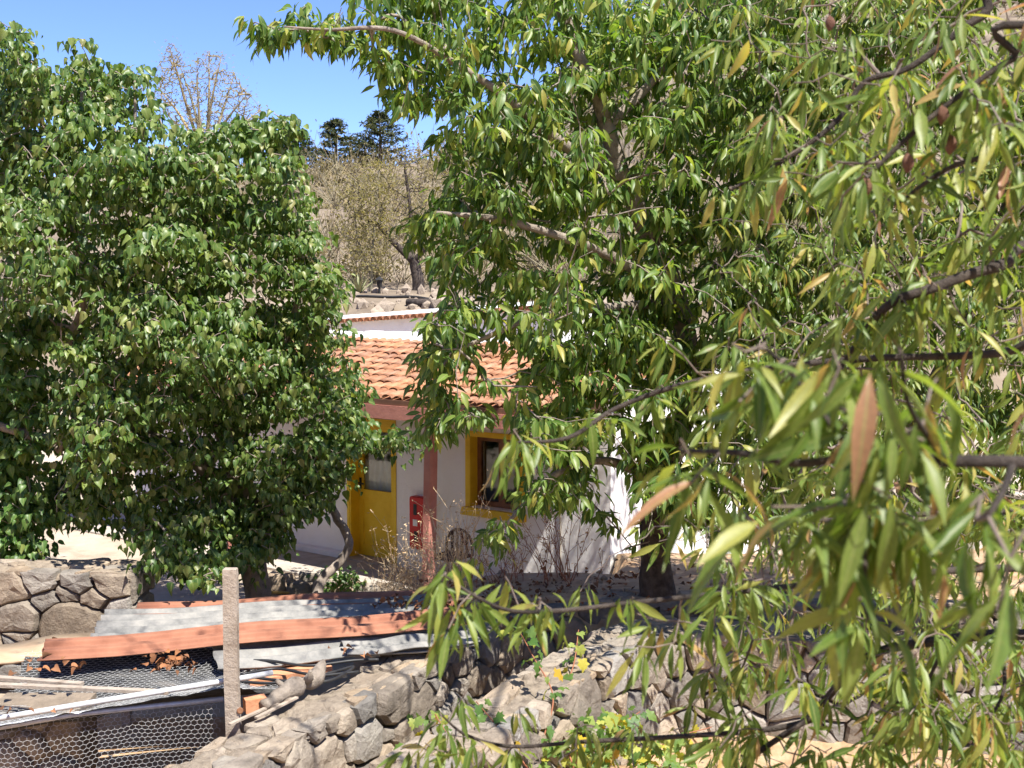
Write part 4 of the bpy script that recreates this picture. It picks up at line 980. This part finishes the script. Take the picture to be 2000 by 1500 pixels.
BK0, BK1 = Vector((-3.98, 9.85, .93)), Vector((-1.55, 10.25, .93)); tl_ = (RA1-RA0).length*.93
def top_fn(s, t):
    f = s/tl_; p = RA0.lerp(at(459,1327,8.60), f); q = BK0.lerp(BK1, f); k = min(1, max(0, t/1.95))
    z = .10*noise.noise(Vector((s*1.6, t*1.8, 2)))*math.sin(math.pi*k) - .22*math.sin(math.pi*k) + .07*math.exp(-((f-.8)/.13)**2-((k-.7)/.2)**2)
    r = p.lerp(q, k); return np.array([r.x, r.y, r.z+z])
netting('top_netting', top_fn, tl_, 1.95, .046)
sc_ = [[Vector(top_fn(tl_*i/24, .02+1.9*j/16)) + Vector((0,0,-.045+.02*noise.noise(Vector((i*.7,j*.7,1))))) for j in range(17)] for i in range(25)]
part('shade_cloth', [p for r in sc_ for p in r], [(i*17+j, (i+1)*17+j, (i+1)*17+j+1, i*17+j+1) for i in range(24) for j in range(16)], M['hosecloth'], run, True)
# loose planks on the netting
for lab, u0, v0, u1, v1, z in (('long weathered lath lying across the wire netting', -40,1336,330,1352,1.05), ('thinner reddish lath lying beside the weathered lath on the netting', -30,1322,160,1336,1.05)):
    p, q = atz(u0, v0, z), atz(u1, v1, z+.02)
    o = MB().bar(p, q, .055, .022).out('lath', M['greywood']); tag(o, lab, 'lath', None)
# inner stone pier behind the netting
ip = at(95, 1440, 8.75)
pier = thing('stone_pier', (ip.x, ip.y, -.4), 'short stone pier inside the chicken run behind the wire', 'stone pier')
rdp = random.Random(3)
MB().box((ip.x-.46, ip.y+.03, -.42), (ip.x+.22, ip.y+.4, .80)).out('core', M['mortar'], pier)
for poly, ar in cells(.70, 1.2, 5, 8, 91, (.14,.22), (.06,.1)):
    g = stone_shape(poly, ar, .011, .05, .05, rdp)
    if g: part('stone', [Vector((ip.x-.47+x, ip.y+.03-o_, -.4+y)) for x, y, o_ in g[0]], g[1], M['stone'], pier, True)

# ------------------------------------------------------------------ odds and ends on the wall by the post
def hose(label, pts, z, r=.012):
    P = smooth_path([tuple(atz(u, v, z + dz)) for u, v, dz in pts], 8)
    return tag(MB().tube([Vector(p) for p in P], r, 7).out('hose', M['hose'], None, True), label, 'hose', 'black hoses on the wall')
hose('upper black irrigation hose running from the post to the offcut sheet', [(440,1292,.06),(520,1290,.05),(600,1300,.04),(690,1290,.04),(740,1288,.04)], .84)
hose('looped black irrigation hose below the upper one', [(470,1318,.05),(540,1306,.05),(620,1318,.04),(690,1302,.04),(640,1330,.04),(560,1330,.05),(490,1322,.05)], .84)
hose('lowest black irrigation hose touching the driftwood', [(462,1330,.04),(530,1334,.04),(610,1322,.05),(700,1312,.03)], .84)
tag(MB().bar(atz(480,1330,.80), atz(640,1300,.82), .22, .05).out('plank', M['brick']), 'reddish plank lying under the black hoses', 'plank')
bp = atz(498, 1385, .82)
bk = thing('hollow_brick', (bp.x, bp.y, .80), 'broken orange hollow brick on the wall top beside the post', 'brick')
MB().bar((bp.x-.07, bp.y-.03, .86), (bp.x+.07, bp.y+.03, .865), .11, .10).out('block', M['brick'], bk)
for dx in (-.025,.025): MB().bar((bp.x+.065, bp.y+.03+dx, .862), (bp.x+.0735, bp.y+.0335+dx, .862), .03, .05).out('hole', M['black'], bk)
dp = [(515,1378,.07,.035), (550,1356,.09,.05), (585,1338,.10,.065), (612,1328,.11,.055), (626,1305,.16,.04), (632,1290,.2,.02)]
P = smooth_path([(*atz(u, v, .80+dz), r) for u, v, dz, r in dp], 6)
dw = MB().tube([Vector(p[:3]) for p in P], [p[3]*(1+.75*noise.noise(Vector(p[:3])*11)) for p in P], 9)
dw.tube([Vector(P[14][:3]), Vector(P[14][:3])+Vector((.05,-.05,.06)), Vector(P[14][:3])+Vector((.06,-.10,.13))], [.04,.03,.014], 7)
dw.tube([Vector(P[8][:3]), Vector(P[8][:3])+Vector((-.08,-.02,.09))], [.035,.015], 7)
tag(dw.out('driftwood', M['bark'], None, True), 'knotted piece of old root wood lying on the wall top', 'root')
for lab, a, b in (('split bamboo lath on the wall top at the foot of the post', (448,1415), (575,1358)), ('thin grey stick beside the split lath on the wall top', (500,1402), (580,1362))):
    tag(MB().bar(atz(*a, .84), atz(*b, .86), .03, .014).out('stick', M['greywood']), lab, 'stick')
# fallen leaves
rd = np.random.default_rng(71); Bs = []
for cu_, cv_, su, sv, z, k in ((790,1175,40,8,.99,40), (860,1190,25,8,.96,60), (335,1292,26,10,1.12,60), (120,1300,60,8,1.0,16), (60,1385,40,6,1.12,6), (690,1268,20,5,.9,14), (200,1252,60,4,.93,16), (950,1180,60,14,.83,40), (1150,1150,120,16,.82,40), (1000,1150,90,20,.80,120), (1250,1140,120,25,.83,160)):
    for _ in range(k): Bs.append(np.array(atz(cu_+rd.normal(0,su), cv_+rd.normal(0,sv), z + rd.uniform(0,.04))))
Bs = np.array(Bs); n_ = len(Bs); D = rd.normal(0,1,(n_,3)); D[:,2] *= .4; X, D, Z = frames(D, rd.normal(0,.5,(n_,3))+np.array([0,0,1]))
V, Q = leaves_mesh(Bs, X, D, Z, rd.uniform(.03,.075,n_), np.full(n_,1.0), T_MULB[1]); tag(nppart('fallen_leaves', V, Q, M['litter']), kind='stuff')
# pebbles on the bed and yard
rd = np.random.default_rng(72); V_, Q_, c_ = [], [], 0
ico = np.array([(0,0,1),(.89,0,.45),(.28,.85,.45),(-.72,.53,.45),(-.72,-.53,.45),(.28,-.85,.45),(.72,.53,-.45),(-.28,.85,-.45),(-.89,0,-.45),(-.28,-.85,-.45),(.72,-.53,-.45),(0,0,-1)])
icf = np.array([(0,1,2),(0,2,3),(0,3,4),(0,4,5),(0,5,1),(1,6,2),(2,7,3),(3,8,4),(4,9,5),(5,10,1),(6,7,2),(7,8,3),(8,9,4),(9,10,5),(10,6,1),(11,7,6),(11,8,7),(11,9,8),(11,10,9),(11,6,10)])
def rocks(n_, xr, yr, sr, name, mat):
    V_, Q_ = [], []
    for i in range(n_):
        x, y = rd.uniform(*xr), rd.uniform(*yr); s = sr[0]*(sr[1]/sr[0])**(rd.uniform()**2)
        k = ico*s*rd.uniform(.6,1.2,3)*(1+rd.normal(0,.13,(12,1))); V_.append(k + np.array([x, y, height(x, y)+s*.2])); Q_.append(icf + 12*i)
    return tag(nppart(name, np.vstack(V_), np.vstack(Q_), mat, None, False), kind='stuff')
rocks(320, (-1.5,6), (11.9,14), (.008,.045), 'gravel', M['capstone'])
rocks(500, (-1.6,-.1), (13.2,15.0), (.015,.06), 'rubble', M['capstone'])
rocks(700, (-12,8), (31.3,37), (.05,.32), 'terrace_rubble', M['capstone'])
rocks(500, (-2,6), (8.3,9.8), (.01,.04), 'path_gravel', M['capstone'])

# ------------------------------------------------------------------ terrace behind: hose, log, lantern, agave, trees
P = smooth_path([tuple(at(u, v, Y)) for u, v, Y in ((660,570,35.6),(720,576,35.5),(800,574,35.4),(870,578,35.2),(960,580,35.0))], 8)
tag(MB().tube([Vector((p[0], p[1], height(p[0], p[1])+.05)) for p in P], .035, 6).out('hose', M['hose'], None, True), 'long dark water pipe running along the terrace edge behind the cottage', 'hose')
lg = [Vector((at(u, 577, Y).x, Y, 0)) for u, Y in ((795,34.6),(830,34.4),(872,34.2))]
for p in lg: p.z = height(p.x, p.y) + .10
tag(MB().tube(lg, [.10,.13,.11], 9).out('log', M['dark_and_shade_bark'], None, True), 'dark log lying on the stony terrace below the bare almond tree', 'log')
lp = at(741, 556, 36.5); lz = height(lp.x, lp.y)
ln = thing('garden_lantern', (lp.x, lp.y, lz), 'small black garden lantern on a short post on the terrace', 'lantern')
MB().tube([(lp.x,lp.y,lz-.1),(lp.x,lp.y,lz+.2)], .035, 8).out('post', M['black'], ln)
def frus(z0, r0, z1, r1, k=6): return MB().tube([(lp.x,lp.y,z0),(lp.x,lp.y,z1)], [r0,r1], k)
frus(lz+.2,.06,lz+.42,.11).out('glass_body', M['black'], ln); frus(lz+.42,.15,lz+.52,.03).out('cap', M['black'], ln)
ag = at(702, 560, 36.0); az = height(ag.x, ag.y); agv = thing('agave', (ag.x, ag.y, az), 'spiky pale green rosette plant on the terrace', 'plant')
M['agave'] = material('agave_leaf', [(.20,.22,.10), (.30,.30,.15)], .6, 6)
for i in range(26):
    a = i*2.4; e = R(25 + 50*random.random()); L = .5 + .3*random.random(); d = Vector((math.cos(a)*math.cos(e), math.sin(a)*math.cos(e), math.sin(e))); s = Vector((-math.sin(a), math.cos(a), 0))*.03; c = Vector((ag.x,ag.y,az))
    part('blade', [c-s, c+s, c+d*L*.6+s*.8, c+d*L*.6-s*.8, c+d*L, c+Vector((0,0,-.02))], [(0,1,2,3),(3,2,4),(1,0,5)], M['agave'], agv)
def sparse_tree(name, label, limbs, mp_, Yr, n_, seed, mat_l, mat_leaf, nleaf=(3,7), size=(.06,.13), r_tip=.006, cat='tree', kn=.0):
    rd = np.random.default_rng(seed); tips = []
    while len(tips) < n_:
        us = [p[0] for p in mp_]; vs_ = [p[1] for p in mp_]; u, v = rd.uniform(min(us), max(us)), rd.uniform(min(vs_), max(vs_))
        if in_poly(u, v, mp_): tips.append(np.array(at(u, v, rd.uniform(*Yr))))
    tips = np.array(tips); b = limbs[0][0]; z = height(b[0], b[1]); limbs[0] = [(b[0], b[1], z-.2, b[3]*1.2)] + limbs[0]
    root = thing(name, (b[0], b[1], z), label, cat)
    pos, par, rad, nl, tn = grow(limbs, tips, r_tip, .05, .5, seed); wood_parts(root, pos, par, rad, nl, limbs, mat_l, mat_l, 3)
    B_, D_, N_, L_ = rosettes(tips, tip_dirs(pos, par, tn, len(tips)), nleaf, size, rd, droop=(-60,40), spread=.6*size[1]/.1, along=.4)
    X, D, Z = frames(D_, N_); V, Q = leaves_mesh(B_, X, D, Z, L_, np.full(len(L_),1.0), T_AVO[0]); tag(nppart('crown', V, Q, mat_leaf, root), kind='stuff')
    return root
sparse_tree('almond_tree', 'nearly bare almond tree with dark forked trunk on the stony terrace', [L3((817,563,39,.20),(812,525,39,.17),(806,505,39,.15),(780,485,39,.10),(755,460,38.8,.08),(735,435,38.7,.05)), L3((806,505,39,.1),(805,460,39,.08),(800,400,39,.06),(790,320,39,.03)), L3((808,510,39,.1),(830,485,38.8,.08),(850,450,38.6,.05),(880,400,38.6,.03))],
            [(640,400),(680,320),(740,290),(780,285),(820,280),(880,330),(930,420),(900,480),(840,470),(790,440),(720,470),(660,480)], (37.5,40.5), 560, 81, M['dark_and_shade_bark'], M['olive'], (3,6), (.07,.14), .006)
sparse_tree('dry_tree', 'tall bare tree with upright pale twigs rising above the mulberry', [L3((395,520,30,.14),(397,400,30,.12),(400,310,30,.10),(405,260,30,.06))] + [L3((400,320,30,.05),((400+tu)/2+4*(-1)**i,(300+tv)/2,30+.3*(-1)**i,.032),(tu,tv,30+.5*(-1)**i,.009)) for i, (tu, tv) in enumerate(((308,170),(332,95),(352,130),(385,140),(408,105),(432,112),(456,150),(482,185),(508,215),(320,215)))],
            [(298,150),(330,80),(350,95),(365,130),(400,100),(420,95),(445,115),(470,160),(500,190),(530,230),(480,260),(330,250),(300,200)], (29,31), 1000, 82, M['scrub'], M['olive'], (1,4), (.05,.10), .007)
sparse_tree('tall_shrub', 'yellowish feathery shrub with many thin stems behind the agave', [L3((725,548,38,.05),(728,480,38,.04),(735,400,38.2,.03),(740,330,38.4,.015)), L3((725,540,38,.04),(700,470,38,.03),(690,400,38,.015))],
            [(680,540),(670,460),(690,360),(730,300),(765,330),(770,430),(760,530)], (37.2,38.8), 420, 83, M['scrub'], M['olive'], (6,10), (.07,.14), .005, 'shrub')
# conifers on the skyline
def conifer(label, u, vb, vt, Y, wpx, seed, lop=0):
    rd = np.random.default_rng(seed); b = at(u, vb, Y); z0 = height(b.x, b.y); top_ = at(u, vt, Y).z; H = top_ - z0
    root = thing('conifer_tree', (b.x, b.y, z0), label, 'tree', None)
    MB().tube([(b.x,b.y,z0-.3),(b.x+.1,b.y,z0+H*.5),(b.x,b.y,top_-.3)], [.28,.16,.04], 7).out('trunk', M['dark_and_shade_bark'], root, True)
    wr_ = wpx/F*Y; Bs, Ds, P0s, P1s = [], [], [], []
    for k in range(64):
        f = .12 + .88*(k/63); zz = z0 + H*f; rr_ = wr_*(1-f)**.7*rd.uniform(.55,1.15) + .25; a = rd.uniform(0,6.28); d = np.array([math.cos(a), math.sin(a), .18]); o_ = np.array([b.x, b.y, zz])
        e = o_ + d*rr_; P0s.append(o_); P1s.append(e)
        for q in range(60):
            t = rd.uniform(.25,1.05); Bs.append(o_ + d*rr_*t + rd.normal(0,.16,3)*np.array([1,1,.45])); Ds.append(d + rd.normal(0,.55,3))
    V, Q = segs_mesh(np.array(P0s), np.array(P1s), np.full(64,.05), np.full(64,.015), 3); tag(nppart('boughs', V, Q, M['dark_and_shade_bark'], root), kind='stuff')
    Bs = np.array(Bs); n_ = len(Bs); X, D, Z = frames(np.array(Ds), rd.normal(0,.5,(n_,3))+np.array([0,0,1])); V, Q = leaves_mesh(Bs, X, D, Z, rd.uniform(.25,.55,n_), np.full(n_,1.0), T_AVO[1]); tag(nppart('crown', V, Q, M['needle'], root), kind='stuff')
conifer('dark pointed conifer standing out against the sky on the hill crest', 655, 335, 236, 150, 74, 1)
conifer('broad brownish conifer beside the dark pointed one on the hill crest', 742, 335, 220, 145, 74, 2)
conifer('low rounded conifer at the mulberry edge on the hill crest', 583, 330, 258, 155, 60, 3)
# hillside scrub: one uncountable mass
rd = np.random.default_rng(91); P0s, P1s, Bs = [], [], []
for i in range(1300):
    y = 41 + 150*rd.uniform()**1.6; x = rd.uniform(-.32,.48)*y; z = height(x, y); s = .4*4.5**rd.uniform()*(1 + y/140); c = np.array([x, y, z]); lf_ = int(rd.choice([0,1,2,5], p=[.3,.3,.2,.2]))
    if noise.noise(Vector((x*.12, y*.12, 2))) < -.2: continue
    for k in range(20):
        d = rd.normal(0,.6,3); d[2] = abs(d[2])+.5; e = c + d*s*rd.uniform(.5,1.1); P0s.append(c + rd.normal(0,.15,3)); P1s.append(e)
        for q in range(lf_): Bs.append(c + (e-c)*rd.uniform(.35,1.05) + rd.normal(0,.12*s,3))
P0s, P1s, Bs = map(np.array, (P0s, P1s, Bs)); rr_ = np.full(len(P0s), .022)*np.clip(P0s[:,1]/60,.8,2.5)
V, Q = segs_mesh(P0s, P1s, rr_, rr_*.4, 3); tag(nppart('hillside_scrub_stems', V, Q, M['scrub']), kind='stuff')
n_ = len(Bs); X, D, Z = frames(rd.normal(0,1,(n_,3)), rd.normal(0,1,(n_,3))); V, Q = leaves_mesh(Bs, X, D, Z, rd.uniform(.10,.24,n_)*np.clip(Bs[:,1]/50,1,3), np.full(n_,1.3), T_AVO[0]); tag(nppart('hillside_scrub_leaves', V, Q, M['scrubleaf']), kind='stuff')
